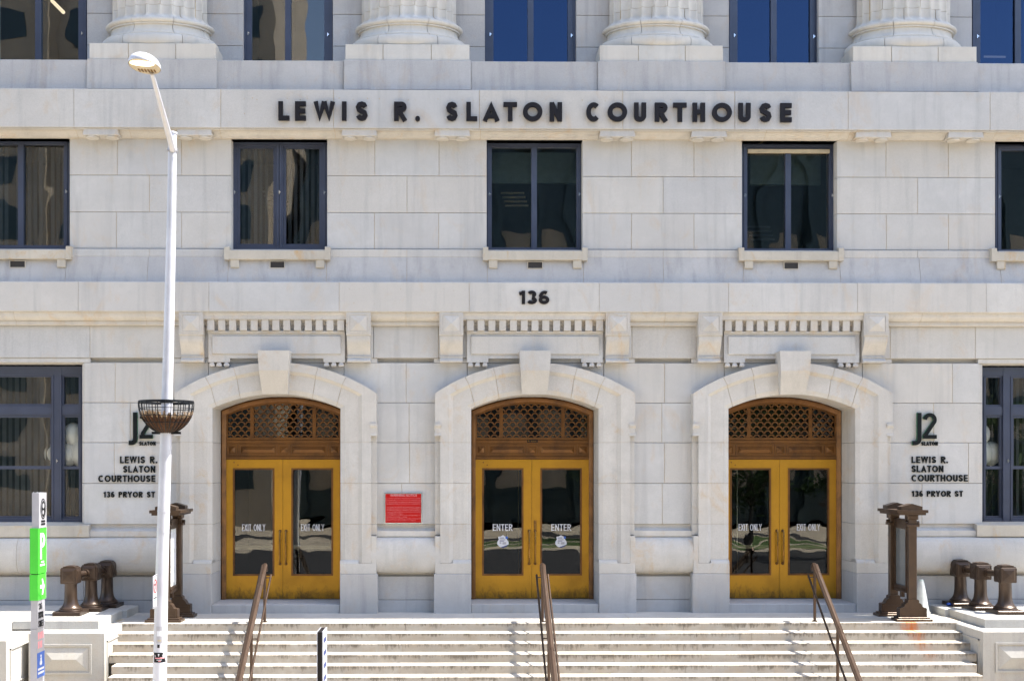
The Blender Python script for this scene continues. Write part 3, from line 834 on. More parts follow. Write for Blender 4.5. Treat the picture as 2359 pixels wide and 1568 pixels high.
# ================================================================== door bays (built once at the middle, then copied)
YS = -.22
SS = (YS-CY)/F                       # metres per photo unit on the surround plane
XC2 = X(1232.5, YS)
def zS(py): return Z(py, YS)
BAY = []
def bp_(name, mb, mat, smooth=False, label=None, parent=None):
    o = part(name, mb, mat, parent or CH, smooth, label)
    BAY.append(o); return o
RINGS = [(231, 905.5, 835), (198, 909, 854), (189.5, 912, 862), (158, 934, 896.5), (147.5, 940, 907)]
def arc_y(k, x):
    hw, sp, cr = RINGS[k]; s_ = sp-cr; R = (hw*hw+s_*s_)/(2*s_)
    return cr+R-sqrt(max(0, R*R-x*x))
DEP = [YS, YS, YS+.055, YS+.055, YS+.085]
def station(kind, sgn, a, b=None, hw0=None):
    """list of ring points (x, z)"""
    pts = []
    for k, (hw, sp, cr) in enumerate(RINGS):
        h_ = hw if not (k == 0 and hw0) else hw0
        if kind == 'z': pts.append((sgn*h_, a))
        elif kind == 'c': pts.append((sgn*hw, zS(sp)))
        else:
            x = b+(a-b)*(hw-147.5)/(231-147.5)
            pts.append((sgn*x, zS(arc_y(k, x))))
    return pts
def sweep(sts, off=0, inn=0):
    mb = MB(); n = 7; vs = []
    for st in sts:
        ch = [(st[0], .05+off)]+[(st[k], DEP[k]+off) for k in range(5)]+[(st[4], .70)]
        for (x, z), y in ch: vs.append((XC2+x*SS, y, z))
    fs = [(i*n+k, i*n+k+1, (i+1)*n+k+1, (i+1)*n+k) for i in range(len(sts)-1) for k in range(n-1)]
    fs += [tuple(range(n)), tuple((len(sts)-1)*n+k for k in range(n))]
    mb.add(vs, fs); return mb
for sg in (-1, 1):
    zj = [zS(p) for p in (1296, 1206.5, 1112.5, 1018.5)]
    gz = .003
    for a, b in zip(zj[:-1], zj[1:]):
        lo, hi = a+gz, b-gz
        hw0 = 219
        bp_('jamb_stone', sweep([station('z', sg, lo, hw0=hw0), station('z', sg, hi, hw0=hw0)]), 'trim')
    # top jamb stone carrying the shoulder of the arch
    A1, A2, A3 = (162, 138), (97, 83), (30, 27)
    e = .5
    sts = [station('z', sg, zj[3]+gz, hw0=219), station('z', sg, zS(1003), hw0=219), station('z', sg, zS(1002), hw0=231), station('c', sg, 0)]
    for i in range(1, 5):
        t = i/4; sts.append(station('a', sg, 231+(A1[0]+e-231)*t, 147.5+(A1[1]+e-147.5)*t))
    bp_('shoulder_stone', sweep(sts), 'trim')
    for (o0, i0), (o1, i1) in ((A1, A2), (A2, A3)):
        sts = [station('a', sg, o0-e+(o1+e-o0+e)*t/5, i0-e+(i1+e-i0+e)*t/5) for t in range(6)]
        bp_('voussoir', sweep(sts), 'trim')
    # mortar core behind the joints
    sts = [station('z', sg, zS(1300), hw0=218), station('z', sg, zS(1003), hw0=218), station('z', sg, zS(1001), hw0=230), station('c', sg, 0)]
    for i in range(1, 11): sts.append(station('a', sg, 231+(30-231)*i/10, 147.5+(27-147.5)*i/10))
    core = MB(); n = 5; vs = []
    for st in sts:
        for k, (x, z) in enumerate(st):
            r = .985 if k == 0 else (1.008 if k == 4 else 1)
            vs.append((XC2+x*r*SS, DEP[k]+.009, z+(0 if k < 4 else .008)-(.012 if k == 0 else 0)))
    fs = [(i*n+k, i*n+k+1, (i+1)*n+k+1, (i+1)*n+k) for i in range(len(sts)-1) for k in range(n-1)]
    core.add(vs, fs); bp_('joint_core', core, 'mortar')
    # lower side strip and little bracket
    def xx(d): return XC2+sg*d*SS
    a, b = sorted((xx(218.5), xx(231)))
    for p, q in ((1003, 1018.5), (1018.5, 1112.5), (1112.5, 1206.5), (1206.5, 1232)):
        bp_('jamb_strip_stone', MB().chbox(a, b, zS(q)+.002, zS(p)-.002, YS+.10, .1, .004), 'trim')
    zz = zS(975)
    bp_('jamb_bracket', MB().prism([(zz, YS+.0-.03), (zz-.05, YS-.03), (zz-.06, YS-.015), (zz-.16, YS+.03), (zz-.19, YS+.02), (zz-.20, YS-.01), (zz-.24, YS-.015)], a-.012, b+.012, .05), 'trim')
    # plain foot of the jamb
    for p, q, y_, hw in ((1296, 1320.5, YS, 231), (1320.5, 1412.5, YS-.012, 233.5)):
        a, b = sorted((xx(147.5), xx(hw)))
        z0_, z1_ = zS(q)+.002, zS(p)-.002
        if p == 1296: 
            pr = MB().chbox(a, b, z0_, z1_, y_, .70, .005)
        else: pr = MB().chbox(a, b, -.03, z1_, y_, .70, .008)
        bp_('jamb_foot_stone', pr, 'upper' if p > 1300 else 'trim')
    a, b = sorted((xx(219), xx(231)))
    bp_('jamb_strip_stone', MB().chbox(a, b, zS(1298), zS(1234), YS+.002, .1, .006), 'trim')
    # recessed panel closes with a sill moulding
    a, b = sorted((xx(147.5), xx(190)))
    bp_('panel_foot_moulding', MB().prism([(zS(1289), YS+.05), (zS(1292), YS+.02), (zS(1297), YS-.001)], a, b, .1), 'trim')

# keystone
def quadprism(mb, pts_front, yb):
    """pts_front: list of (x,z,y) polygon; extruded back to yb"""
    n = len(pts_front)
    mb.add([(x, y, z) for x, z, y in pts_front]+[(x, yb, z) for x, z, y in pts_front],
           [tuple(range(n))]+[(i, n+i, n+(i+1) % n, (i+1) % n) for i in range(n)]+[tuple(range(2*n-1, n-1, -1))])
    return mb
YK = -.42
zk1, zkm, zk0 = Z(807.5, YK), Z(853, YK), zS(908)
def kx(d, Y=YK): return X(1232.5+d, Y)
mb = MB()
zr = zk0+.0
v = [(kx(-36.2), YK, zk1), (kx(36.8), YK, zk1), (kx(33.6), YK, zkm), (kx(-33.4), YK, zkm), (kx(29.5), YS-.02, zr), (kx(-29), YS-.02, zr),
     (kx(-36.2), .0, zk1), (kx(36.8), .0, zk1), (kx(29.5), .0, zr), (kx(-29), .0, zr)]
mb.add(v, [(0,1,2,3), (3,2,4,5), (5,4,8,9), (1,0,6,7), (0,3,5,9,6), (1,7,8,4,2), (6,9,8,7)])
mb.box(kx(-29)+.0, kx(29.3), YS, .70, zk0+.001, zk0+.16)
bp_('keystone', mb, 'trim')
# opening soffit filler above the bronze frame
# consoles left and right
zc1, zcm, zc2, zc3 = zb0-.001, Z(773, -.26), Z(822, -.1), Z(834.5, -.16)
for a, b in ((1012, 1067), (1395.5, 1451.5)):
    x0, x1 = X(a, -.28), X(b, -.28)
    mb = MB().prism([(zc1, -.285), (zcm+.012, -.285), (zcm, -.27)], x0, x1, .1)
    cs = bp_('console', mb, 'trim')
    o1 = part('console_frame', MB().frame(x0+.035, x1-.035, zcm+.045, zc1-.03, x0+.06, x1-.06, zcm+.07, zc1-.055, -.297, -.28), 'trim', cs); BAY.append(o1)
    o2 = part('console_boss', MB().pyramid(x0+.062, x1-.062, zcm+.072, zc1-.057, -.287, -.335), 'trim', cs); BAY.append(o2)
    pr = [(zcm+.001, -.26), (zcm-.05, -.262)]
    for i in range(1, 11):
        t = i/10; pr.append((zcm-.05-(zcm-.05-zc2)*t, -.262+.14*(t*t*(3-2*t))))
    o3 = part('console_scroll', MB().prism(pr, x0+.012, x1-.012, .1), 'trim', cs, True); BAY.append(o3)
    o4 = part('console_foot', MB().prism([(zc2+.01, -.15), (zc2-.005, -.155), (zc2-.02, -.14), (zc2-.055, -.155), (zc2-.07, -.19), (zc3+.01, -.195), (zc3, -.18)], x0+.012, x1-.012, .1), 'trim', cs); BAY.append(o4)
# dentil band
xa, xb_ = X(1075, -.18), X(1388.5, -.18)
zd1, zd0 = Z(736.5, -.20), Z(761.5, -.20)
bp_('dentil_back_slab', MB().box(xa-.05, xb_+.05, -.125, .1, Z(746, -.125), zd1+.06), 'trim')
bp_('dentil_back_slab', MB().box(xa-.05, xb_+.05, -.085, .1, zd0, Z(746, -.125)-.001), 'trim')
bp_('dentil_cover', MB().prism([(zb0-.002, -.262), (zb0-.02, -.262), (zb0-.03, -.25), (zb0-.06, -.235), (zd1+.002, -.23), (zd1, -.21)], xa-.075, xb_+.075, .1), 'trim')
pitch = (xb_-xa)/12.64
for i in range(13):
    d0 = xa+i*pitch
    bp_('dentil', MB().chbox(d0, d0+pitch*.64, zd0, zd1, -.205, .0, .004), 'trim')
bp_('dentil_ledge', MB().chbox(xa-.005, xb_+.005, Z(767.5, -.15), zd0-.001, -.15, .1, .006), 'trim')
# hanging tablet with stepped ends and drops
YT = -.115
tx0, tx1 = X(1075.5, YT), X(1388, YT)
tz1, tzm, tz0 = Z(768, YT), Z(825.5, YT), Z(834.5, YT)
cx0, cx1 = X(1124.5, YT), X(1338.5, YT)
mb = MB()
quadprism(mb, [(x, z, YT) for x, z in ((tx0, tz1), (tx0, tz0), (cx0, tz0), (cx0, tzm), (cx1, tzm), (cx1, tz0), (tx1, tz0), (tx1, tz1))], .05)
tb = bp_('tablet', mb, 'stone')
o = part('tablet_panel', MB().chbox(X(1084.5, YT), X(1379, YT), Z(816, YT), Z(774.5, YT), YT-.03, YT+.01, .008), 'stone', tb); BAY.append(o)
for g0 in (1077.2, 1093.6, 1110.6, 1339.6, 1356.5, 1373.5):
    ga, gb = X(g0, YT), X(g0+12.5, YT)
    mb = MB(); c_ = .022
    z1_, z0_ = tz0-.001, tz0-.085
    mb.add([(ga+c_, YT+.01, z1_), (gb-c_, YT+.01, z1_), (gb, YT-.015, z0_+.025), (ga, YT-.015, z0_+.025), (gb-.01, YT-.005, z0_), (ga+.01, YT-.005, z0_),
            (ga+c_, .03, z1_), (gb-c_, .03, z1_), (gb, .03, z0_+.025), (ga, .03, z0_+.025), (gb-.01, .03, z0_), (ga+.01, .03, z0_)],
           [(0,1,2,3), (3,2,4,5), (1,7,8,2), (2,8,10,4), (6,0,3,9), (9,3,5,11), (5,4,10,11), (0,6,7,1)])
    o = part('drop', mb, 'trim', tb); BAY.append(o)
# threshold
bp_('threshold', MB().chbox(XC2-147*SS, XC2+147*SS, -.03, .165, YS+.02, 1.0, .008), 'upper')

# ---- bronze door set
YD = .70
def dx(p): return X(p, YD)
def dz(p): return Z(p, YD)
XD = (dx(1085)+dx(1366))/2
SD = (YD-CY)/F
FR = [(142.5, 945.5, 914.5), (138.5, 948, 917.5), (134.5, 951, 921), (130.5, 954, 925)]
FD = [YD-.04, YD-.075, YD-.045, YD-.02]
def farc(k, x, R_=FR):
    hw, sp, cr = R_[k]; s_ = sp-cr; R = (hw*hw+s_*s_)/(2*s_)
    return cr+R-sqrt(max(0, R*R-x*x))
mb = MB(); vs = []; n = 6; sts = []
for k2 in ('L',): pass
path = [(-1, 'z')]+[(t, 'a') for t in [-1+2*i/24 for i in range(25)]]+[(1, 'z')]
for t, kd in path:
    for k, (hw, sp, cr) in enumerate(FR):
        x = hw*t; z = .17 if kd == 'z' else dz(farc(k, x))
        vs.append((XD+x*SD, FD[k], z))
        if k == 0: pass
    x = FR[3][0]*t; vs.append((XD+x*SD, YD+.12, .17 if kd == 'z' else dz(farc(3, x))))
    x = FR[0][0]*t; vs.append((XD+x*SD, YD+.12, .17 if kd == 'z' else dz(farc(0, x))))
for i in range(len(path)-1):
    for k in range(6):
        k3 = (k+1) % 6; mb_f = (i*6+k, i*6+k3, (i+1)*6+k3, (i+1)*6+k); mb.f.append(mb_f); mb.mi.append(0)
mb.f.append(tuple(range(6))); mb.mi.append(0); mb.f.append(tuple((len(path)-1)*6+k for k in range(6))); mb.mi.append(0)
mb.v = vs
bp_('door_frame', mb, 'brown')
# fanlight
fan = bpy.data.objects.new('fanlight', None); COL.objects.link(fan); fan.parent = CH; BAY.append(fan)
def fp(name, mb, mat, sm=False): o = part(name, mb, mat, fan, sm); BAY.append(o); return o
IN = (127, 957.5, 930)
def inz(x):
    hw, sp, cr = IN; s_ = sp-cr; R = (hw*hw+s_*s_)/(2*s_); return cr+R-sqrt(max(0, R*R-x*x))
# inner border of the grille
mb = MB(); vs = []
pth = [-1+2*i/24 for i in range(25)]
for t in pth:
    vs += [(XD+131*t*SD, YD-.005, dz(farc(3, 130.5*t))), (XD+127*t*SD, YD-.005, dz(inz(127*t))), (XD+127*t*SD, YD+.03, dz(inz(127*t))), (XD+131*t*SD, YD+.03, dz(farc(3, 130.5*t)))]
mb.add(vs, [(i*4+k, i*4+(k+1) % 4, (i+1)*4+(k+1) % 4, (i+1)*4+k) for i in range(24) for k in range(4)])
fp('grille_border', mb, 'brown')
for a, b in ((-131, -127), (127, 131)):
    fp('grille_border', MB().box(XD+a*SD, XD+b*SD, YD-.004, YD+.03, dz(1009), dz(957)), 'brown')
fp('grille_rail', MB().chbox(XD-131*SD, XD+131*SD, dz(1012.5), dz(1007), YD-.012, YD+.05, .006), 'brown')
for c_ in (-71.5, 71):
    fp('grille_bar', MB().box(XD+(c_-4)*SD, XD+(c_+4)*SD, YD-.002, YD+.03, dz(1009), dz(inz(abs(c_)+3))), 'brown')
mb = MB(); PT = 17.06; RR = 8.6; rw = 1.3
for row in range(9):
    base = 1008.3-9.9*row
    for i in range(-9, 10):
        cxp = (1104-1225.5)+7*PT+i*PT+(PT/2 if row % 2 else 0)
        pts = arc(cxp, 0, RR-rw, RR-rw, 4 if row else 0, 176 if row else 180, 10)
        seg = []
        for (u, v_) in pts:
            yy = base-v_
            ok = abs(u) < 126.5 and yy > inz(min(abs(u), 126.9))+.5
            if ok: seg.append((u, v_))
            else:
                if len(seg) > 1: thick(mb, seg, rw*2, lambda a_, b_, d_: (XD+a_*SD, YD+.02-d_, dz(base-b_)), .024+.0012*row, 0)
                seg = []
        if len(seg) > 1: thick(mb, seg, rw*2, lambda a_, b_, d_: (XD+a_*SD, YD+.02-d_, dz(base-b_)), .024+.0012*row, 0)
fp('scale_grille', mb, 'brown')
fp('fanlight_glass', MB().box(XD-131*SD, XD+131*SD, YD+.06, YD+.068, dz(1012), dz(916)), 'glassdoor')
# header with panels
hd = bpy.data.objects.new('door_header', None); COL.objects.link(hd); hd.parent = CH; BAY.append(hd)
def hp(name, mb, mat='brown'): o = part(name, mb, mat, hd); BAY.append(o)
hp('header_board', MB().box(XD-131*SD, XD+131*SD, YD+.012, YD+.09, dz(1057.5), dz(1012.6)))
hp('header_rail', MB().chbox(XD-131*SD, XD+131*SD, dz(1020), dz(1013), YD-.015, YD+.05, .008))
hp('header_rail', MB().chbox(XD-131*SD, XD+131*SD, dz(1057.5), dz(1050.5), YD-.015, YD+.05, .01))
for a, b in ((1096.5, 1120.5), (1124.6, 1211.2), (1213.4, 1238.8), (1241, 1326.6), (1329, 1355.5)):
    x0, x1 = dx(a), dx(b); z1_, z0_ = dz(1023.5), dz(1047.5)
    hp('header_panel_frame', MB().frame(x0, x1, z0_, z1_, x0+.025, x1-.025, z0_+.025, z1_-.025, YD-.006, YD+.02))
    hp('header_boss', MB().pyramid(x0+.04, x1-.04, z0_+.04, z1_-.04, YD+.011, YD-.028))
# leaves
LEAF = []
for side, (a, b, g0, g1, hnd) in enumerate(((1091.5, 1224.3, 1113.6, 1202, 1218.5), (1225, 1358.8, 1247.6, 1336.6, 1232.2))):
    x0, x1, z1_, z0_ = dx(a), dx(b), dz(1058), .176
    gx0, gx1, gz1, gz0 = dx(g0), dx(g1), dz(1081), dz(1321)
    lf = part('door_leaf', MB().frame(x0, x1, z0_, z1_, gx0, gx1, gz0, gz1, YD, YD+.05), 'door', CH); BAY.append(lf)
    def lp(name, mb, mat, sm=False, lab=None):
        o = part(name, mb, mat, lf, sm, lab); BAY.append(o); return o
    lp('glazing_bead', MB().frame(gx0-.03, gx1+.03, gz0-.03, gz1+.03, gx0+.004, gx1-.004, gz0+.004, gz1-.004, YD-.012, YD+.02), 'brown')
    lp('glass_pane', MB().box(gx0, gx1, YD+.025, YD+.033, gz0, gz1), 'glassdoor')
    lp('push_bar', MB().box(gx0-.01, gx1+.01, YD+.036, YD+.085, dz(1263.5), dz(1255.5)), 'cream')
    hx = dx(hnd); ht, hb = dz(1222), dz(1297)
    lp('handle', MB().tube([(hx, YD, ht), (hx, YD-.05, ht), (hx, YD-.07, ht-.03), (hx, YD-.07, hb+.03), (hx, YD-.05, hb), (hx, YD, hb)], .017, 10), 'brass', True)
    for e_ in (ht, hb): lp('handle_rose', MB().tube([(hx, YD+.001, e_), (hx, YD-.012, e_)], .03, 12), 'brown')
    ex = x0+.012 if side == 0 else x1-.012
    for hh in (1066, 1163, 1262): lp('hinge', MB().tube([(ex+(-.012 if side == 0 else .012), YD-.02, dz(hh+7)), (ex+(-.012 if side == 0 else .012), YD-.02, dz(hh-5))], .014, 8), 'brass')
    if side == 0:
        for sx, sz in ((1113, 1064.5), (1122, 1070.5)): lp('screw_cap', MB().tube([(dx(sx), YD+.001, dz(sz)), (dx(sx), YD-.006, dz(sz))], .013, 10), 'brown')
    LEAF.append(lf)
# lobby seen through the glass
inr = MB(); iy0, iy1 = YD+.5, YD+5
ix0, ix1 = XD-1.6, XD+1.6
inr.box(ix0, ix1, iy1, iy1+.05, 0, 4.6).box(ix0-.05, ix0, YD+.12, iy1, 0, 4.6).box(ix1, ix1+.05, YD+.12, iy1, 0, 4.6).box(ix0, ix1, YD+.12, iy1, 4.55, 4.6).box(ix0, ix1, YD+.12, iy1, .05, .12)
bp_('lobby', inr, 'room')
bp_('inner_door_rail', MB().tube([(XD-.35, YD+2.2, 1.0), (XD-.05, YD+2.2, .95)], .012, 6).tube([(XD-.42, YD+2.2, 1.5), (XD-.36, YD+2.2, 1.1)], .012, 6).box(XD-.12, XD-.10, YD+3, YD+3.05, 0.12, 3), 'chrome')

# ---- copies for the other two doorways
shift = [X(635, YS)-XC2, X(1826.5, YS)-XC2]
LEAVES = {1: LEAF}
for bi, sh in zip((0, 2), shift):
    mp_ = {}
    for o in BAY:
        c = o.copy(); COL.objects.link(c); mp_[o] = c
        if o.parent in mp_: c.parent = mp_[o.parent]
        else: c.parent = CH; c.location = (sh, 0, 0)
    LEAVES[bi] = [mp_[l] for l in LEAF]
# lettering on the glass, lock, badges
def glass_word(bi, side, text, p0, p1, y1, y0, t):
    lf = LEAVES[bi][side]; sh = 0 if bi == 1 else shift[0 if bi == 0 else 1]
    h_ = dz(y1)-dz(y0); b0, b1 = dx(p0), dx(p1)
    zb_ = dz(y0); allm = MB()
    for c, u, w_ in word(text, b0, b1, h_, t, .17):
        mb = letter_mb(c, w_, h_, t*SD, lambda a_, b_, d_: (u+a_, YD+.0215-d_*.5, zb_+b_), .003, serif=(1.7 if len(text) == 5 else 1.0)*SD)
        o = part('glass_letter', mb, ['whitetext', 'whitetext'], lf)
for bi, tx, spans in ((0, 'EXIT ONLY', ((1131, 1184), (1266, 1319))), (1, 'ENTER', ((1135, 1180), (1270, 1315))), (2, 'EXIT ONLY', ((1131, 1184), (1266, 1319)))):
    for sd, (p0, p1) in enumerate(spans): glass_word(bi, sd, tx, p0, p1, 1206.5, 1221.5, 1.9 if len(tx) == 5 else 1.35)
lk = LEAVES[1][1]
part('lock_plate', MB().chbox(dx(1229.2), dx(1235.4), dz(1220.5), dz(1197.5), YD-.014, YD+.01, .006), 'brass', lk)
part('lock_cylinder', MB().tube([(dx(1232.3), YD-.012, dz(1203)), (dx(1232.3), YD-.024, dz(1203))], .014, 12), 'brown', lk)
for sd, cxp in enumerate((1158, 1292)):
    lf = LEAVES[1][sd]
    pts = [(0,14.9),(5.5,11.6),(10,11.4),(10.6,8.6),(9.2,5.4),(12.8,-.5),(13,-6),(8.5,-11.2),(0,-14.9),(-8.5,-11.2),(-13,-6),(-12.8,-.5),(-9.2,5.4),(-10.6,8.6),(-10,11.4),(-5.5,11.6)]
    mb = MB(); quadprism(mb, [(dx(cxp+x_), dz(1246.6-y_), YD+.0165) for x_, y_ in pts], YD+.0235)
    bd = part('shield_sticker', mb, 'whitetext', lf)
    def bar(x0, x1, y0, y1, m_): part('sticker_print', MB().box(dx(cxp+x0), dx(cxp+x1), YD+.0145, YD+.0185, dz(1246.6-y0), dz(1246.6-y1)), m_, lf)
    bar(-7.5, 3, 7.8, 9.2, 'bluedark'); bar(-7.5, 3, .8, 2.2, 'bluedark'); bar(-7.5, -3.6, -4.6, -1, 'grey'); bar(-.6, 8, -6.5, -1, 'grey'); bar(-7, 6, 3.4, 5.6, 'grey')
    mb = MB(); quadprism(mb, [(dx(cxp+x_), dz(1246.6-y_), YD+.014) for x_, y_ in ((-4.5,-12.9),(12.2,-7),(8.5,-11.2),(0,-14.6))], YD+.018)
    part('sticker_print', mb, 'bluedark', lf)
    part('sticker_print', MB().tube([(dx(cxp+8.6), YD+.018, dz(1246.6-9.2)), (dx(cxp+8.6), YD+.0135, dz(1246.6-9.2))], .026, 14), 'blue', lf)
# small black plate over the middle door
pl = part('header_plate', MB().box(dx(1213.5), dx(1238), YD-.022, YD, dz(1018.5), dz(1012.8)), 'black', CH)
mpt = MB()
for i in range(8): mpt.box(dx(1222+i*1.7), dx(1223.1+i*1.7), YD-.024, YD-.0215, dz(1016.8), dz(1014.6))
mpt.box(dx(1215), dx(1218.5), YD-.024, YD-.0215, dz(1017), dz(1014))
part('plate_print', mpt, 'brass', CH)
o = part('mortar', MORT, 'mortar', CH)
# ================================================================== signs on the wall
def put_letter(parent, c, x, w_, zb_, h_, t, yw, depth, mats, standoff=0, serif=0):
    mb = letter_mb(c, w_, h_, t, lambda a_, b_, d_: (x+a_, yw-standoff-d_, zb_+b_), depth)
    return part('letter', mb, mats, parent)
ns = thing('name_lettering', 'large black bronze capitals reading LEWIS R. SLATON COURTHOUSE across the upper stone band', 'sign', (X(1232, -.3), -.30, Z(280, -.3)))
MAIN = [('L',641.1,666.4),('E',679.5,704.5),('W',723.1,770.5),('I',788,797.4),('S',819,847),('R',907.4,936.4),('.',956.4,967),('S',1027.1,1054.1),('L',1073.8,1099.2),('A',1112.2,1149.9),('T',1159.2,1190.6),('O',1204.2,1249),('N',1265.6,1294.3),
        ('C',1350,1382.6),('O',1399.3,1444),('U',1460,1487.8),('R',1507.8,1536.8),('T',1550,1581),('H',1594.8,1623.5),('O',1639.9,1685),('U',1700.3,1728.3),('S',1748.6,1776.6),('E',1796.6,1822.7)]
ZM0, ZM1 = Z(280, -.35), Z(236.5, -.35)
hM = ZM1-ZM0
for c, a, b in MAIN:
    x0, x1 = X(a, -.35), X(b, -.35)
    if c == '.':
        part('letter', MB().tube([((x0+x1)/2, -.372, ZM0+.045), ((x0+x1)/2, -.30, ZM0+.045)], .046, 14), 'letter', ns, True); continue
    put_letter(ns, c, x0, x1-x0, ZM0, hM, .088, -.300, .05, ['letter', 'letter'], standoff=.022)
nn = thing('number_sign', 'black street number 136 fixed to the belt course above the middle door', 'sign', (X(1231, -.3), -.30, Z(700, -.3)))
for c, a, b in (('1',1195.5,1211.5),('3',1213.5,1236.5),('6',1240.5,1265)):
    x0, x1 = X(a, -.32), X(b, -.32)
    z0_, z1_ = Z(700.5, -.32), Z(669.5, -.32)
    put_letter(nn, c, x0, x1-x0, z0_, z1_-z0_, .064, -.300, .018, ['letter', 'letter'], standoff=.004)

hl = MB()
for a in (561, 581, 590, 660, 690, 710, 756, 781, 812, 846, 873, 940, 956, 1010, 1065, 1090, 1117, 1144, 1197, 1257, 1342, 1395, 1450, 1499, 1545, 1590, 1632, 1692, 1743, 1857, 1878):
    for yy in ((231,) if a % 3 else (231, 266)):
        hx, hz = P(a+random.uniform(-2, 2), yy+random.uniform(-3, 3)+(a-1232)*.003, -.3)
        hl.tube([(hx, -.3012, hz), (hx, -.29, hz)], random.uniform(.006, .012), 7)
for a, yy in ((805, 666), (827, 666), (883, 666), (923, 666), (1022, 666), (1045, 669), (1158, 668), (1280, 668), (1333, 669), (815, 698), (863, 699), (1152, 701), (1485, 669), (1518, 669), (1540, 669), (1626, 669), (1732, 670), (1787, 670), (1842, 670), (1733, 704), (1785, 704)):
    hx, hz = P(a, yy, -.3); hl.tube([(hx, -.3012, hz), (hx, -.29, hz)], random.uniform(.005, .010), 7)
part('fixing_hole', hl, 'mortar', CH)['kind'] = 'stuff'
def wall_sign(label, J, two, sm, lines, right):
    base = (X((J[0]+two[1])/2, 0), 0, Z(1025, 0))
    t = thing('wall_sign', label, 'sign', base, 'address signs of raised letters beside the doors')
    def lt(c, a, b, y0, y1, tk):
        x0, x1 = X(a, 0), X(b, 0); zb_ = Z(y1, 0, 1232); h_ = Z(y0, 0, 1232)-zb_
        put_letter(t, c, x0, x1-x0, zb_, h_, tk, 0, .045, ['letterteal', 'lettergreen'], standoff=.012)
    lt('J', J[0], J[1], 950, 1025, .085); lt('2', two[0], two[1], 950.5, 1010, .075)
    for text, a, b, y0, y1, tk in [('SLATON',)+sm]+lines:
        x0, x1 = X(a, 0), X(b, 0); zb_ = Z(y1, 0); h_ = Z(y0, 0)-zb_
        for c, u, w_ in word(text, x0, x1, h_, tk, .17):
            mb = letter_mb(c, w_, h_, tk, lambda a_, b_, d_: (u+a_, -d_, zb_+b_), .026)
            part('letter', mb, ['letterteal', 'letterteal'], t)
wall_sign('dark green raised letters J2 and address on the wall right of the doors', (2098.6, 2119.5), (2123, 2154.5), (2121, 2158.5, 1016.8, 1025.3, .015),
          [('LEWIS R.', 2098.7, 2182.3, 1050.7, 1066, .0245), ('SLATON', 2098.7, 2171.5, 1071.7, 1087, .0245), ('COURTHOUSE', 2098.7, 2227.5, 1093, 1108.4, .0245), ('136 PRYOR ST', 2099.4, 2216.5, 1130, 1143.4, .022)], True)
wall_sign('dark green raised letters J2 and address on the wall, partly behind the lamp post', (298, 318), (323, 353.5), (321, 358.8, 1016.8, 1025.5, .015),
          [('LEWIS R.', 277, 362.5, 1050.7, 1066.4, .0245), ('SLATON', 284, 358, 1072.4, 1087.6, .0245), ('COURTHOUSE', 227, 358, 1094, 1109.2, .0245), ('136 PRYOR ST', 239, 357, 1131.5, 1144.6, .022)], False)

# red warning notice
wx0, wx1, wz1, wz0 = X(885.5, -.03), X(972.5, -.03), Z(1134, -.03), Z(1205.5, -.03)
wn_ = thing('warning_sign', 'red enamel warning notice in a chrome frame on the wall between two doors', 'sign', ((wx0+wx1)/2, -.01, wz0))
part('sign_face', MB().box(wx0+.01, wx1-.01, -.03, -.005, wz0+.01, wz1-.01), 'red', wn_)
part('sign_frame', MB().frame(wx0, wx1, wz0, wz1, wx0+.018, wx1-.022, wz0+.022, wz1-.022, -.045, -.004), 'chrome', wn_)
TXT = [('WARNING NOTICE', .115, .885, 1137, 1142.6), ('ALL PERSONS ENTERING THE JUSTICE CENTER COMPLEX', 0, 1, 1146, 1149), ('WILL BE SUBJECT TO A SEARCH OF THEIR PERSON,', 0, 1, 1150.2, 1153.2), ('POSSESSIONS AND MATERIALS FOR PROHIBITED ITEMS', 0, 1, 1154.5, 1157.5), ('PROHIBITED ITEMS INCLUDE, BUT NOT LIMITED TO:', 0, 1, 1158.8, 1161.8),
       ('-ALCOHOLIC BEVERAGES-NARCOTIC DRUG-CAMERAS', 0, 1, 1166, 1168.8), ('-RECORDING DEVICES (AUDIO AND/OR VIDEO)-FIREARMS', 0, 1, 1169.8, 1172.4), ('-FLAMMABLE DEVICES-MARTIAL ARTS DEVICES-', 0, 1, 1172.9, 1175.5), ('-CHEMICAL DEFENSE SPRAY-ANY DEVICES WITH A BLADE', 0, 1, 1177.2, 1179.8), ('DESIGNED FOR CUTTING.', .02, .47, 1181, 1183.6), ('-ANY DEVICE SUCH AS A STUN GUN DESIGNED TO', 0, 1, 1184.6, 1187.2), ('DELIVER AN ELECTRIC SHOCK.', 0, .6, 1188.6, 1191.2), ('-ANY DEVICE NOT SPECIFICALLY LISTED WHICH IN THE', 0, 1, 1192.4, 1195), ('OPINION OF THE DEPUTY SHERIFF, IS A WEAPON.', 0, .86, 1196.4, 1199)]
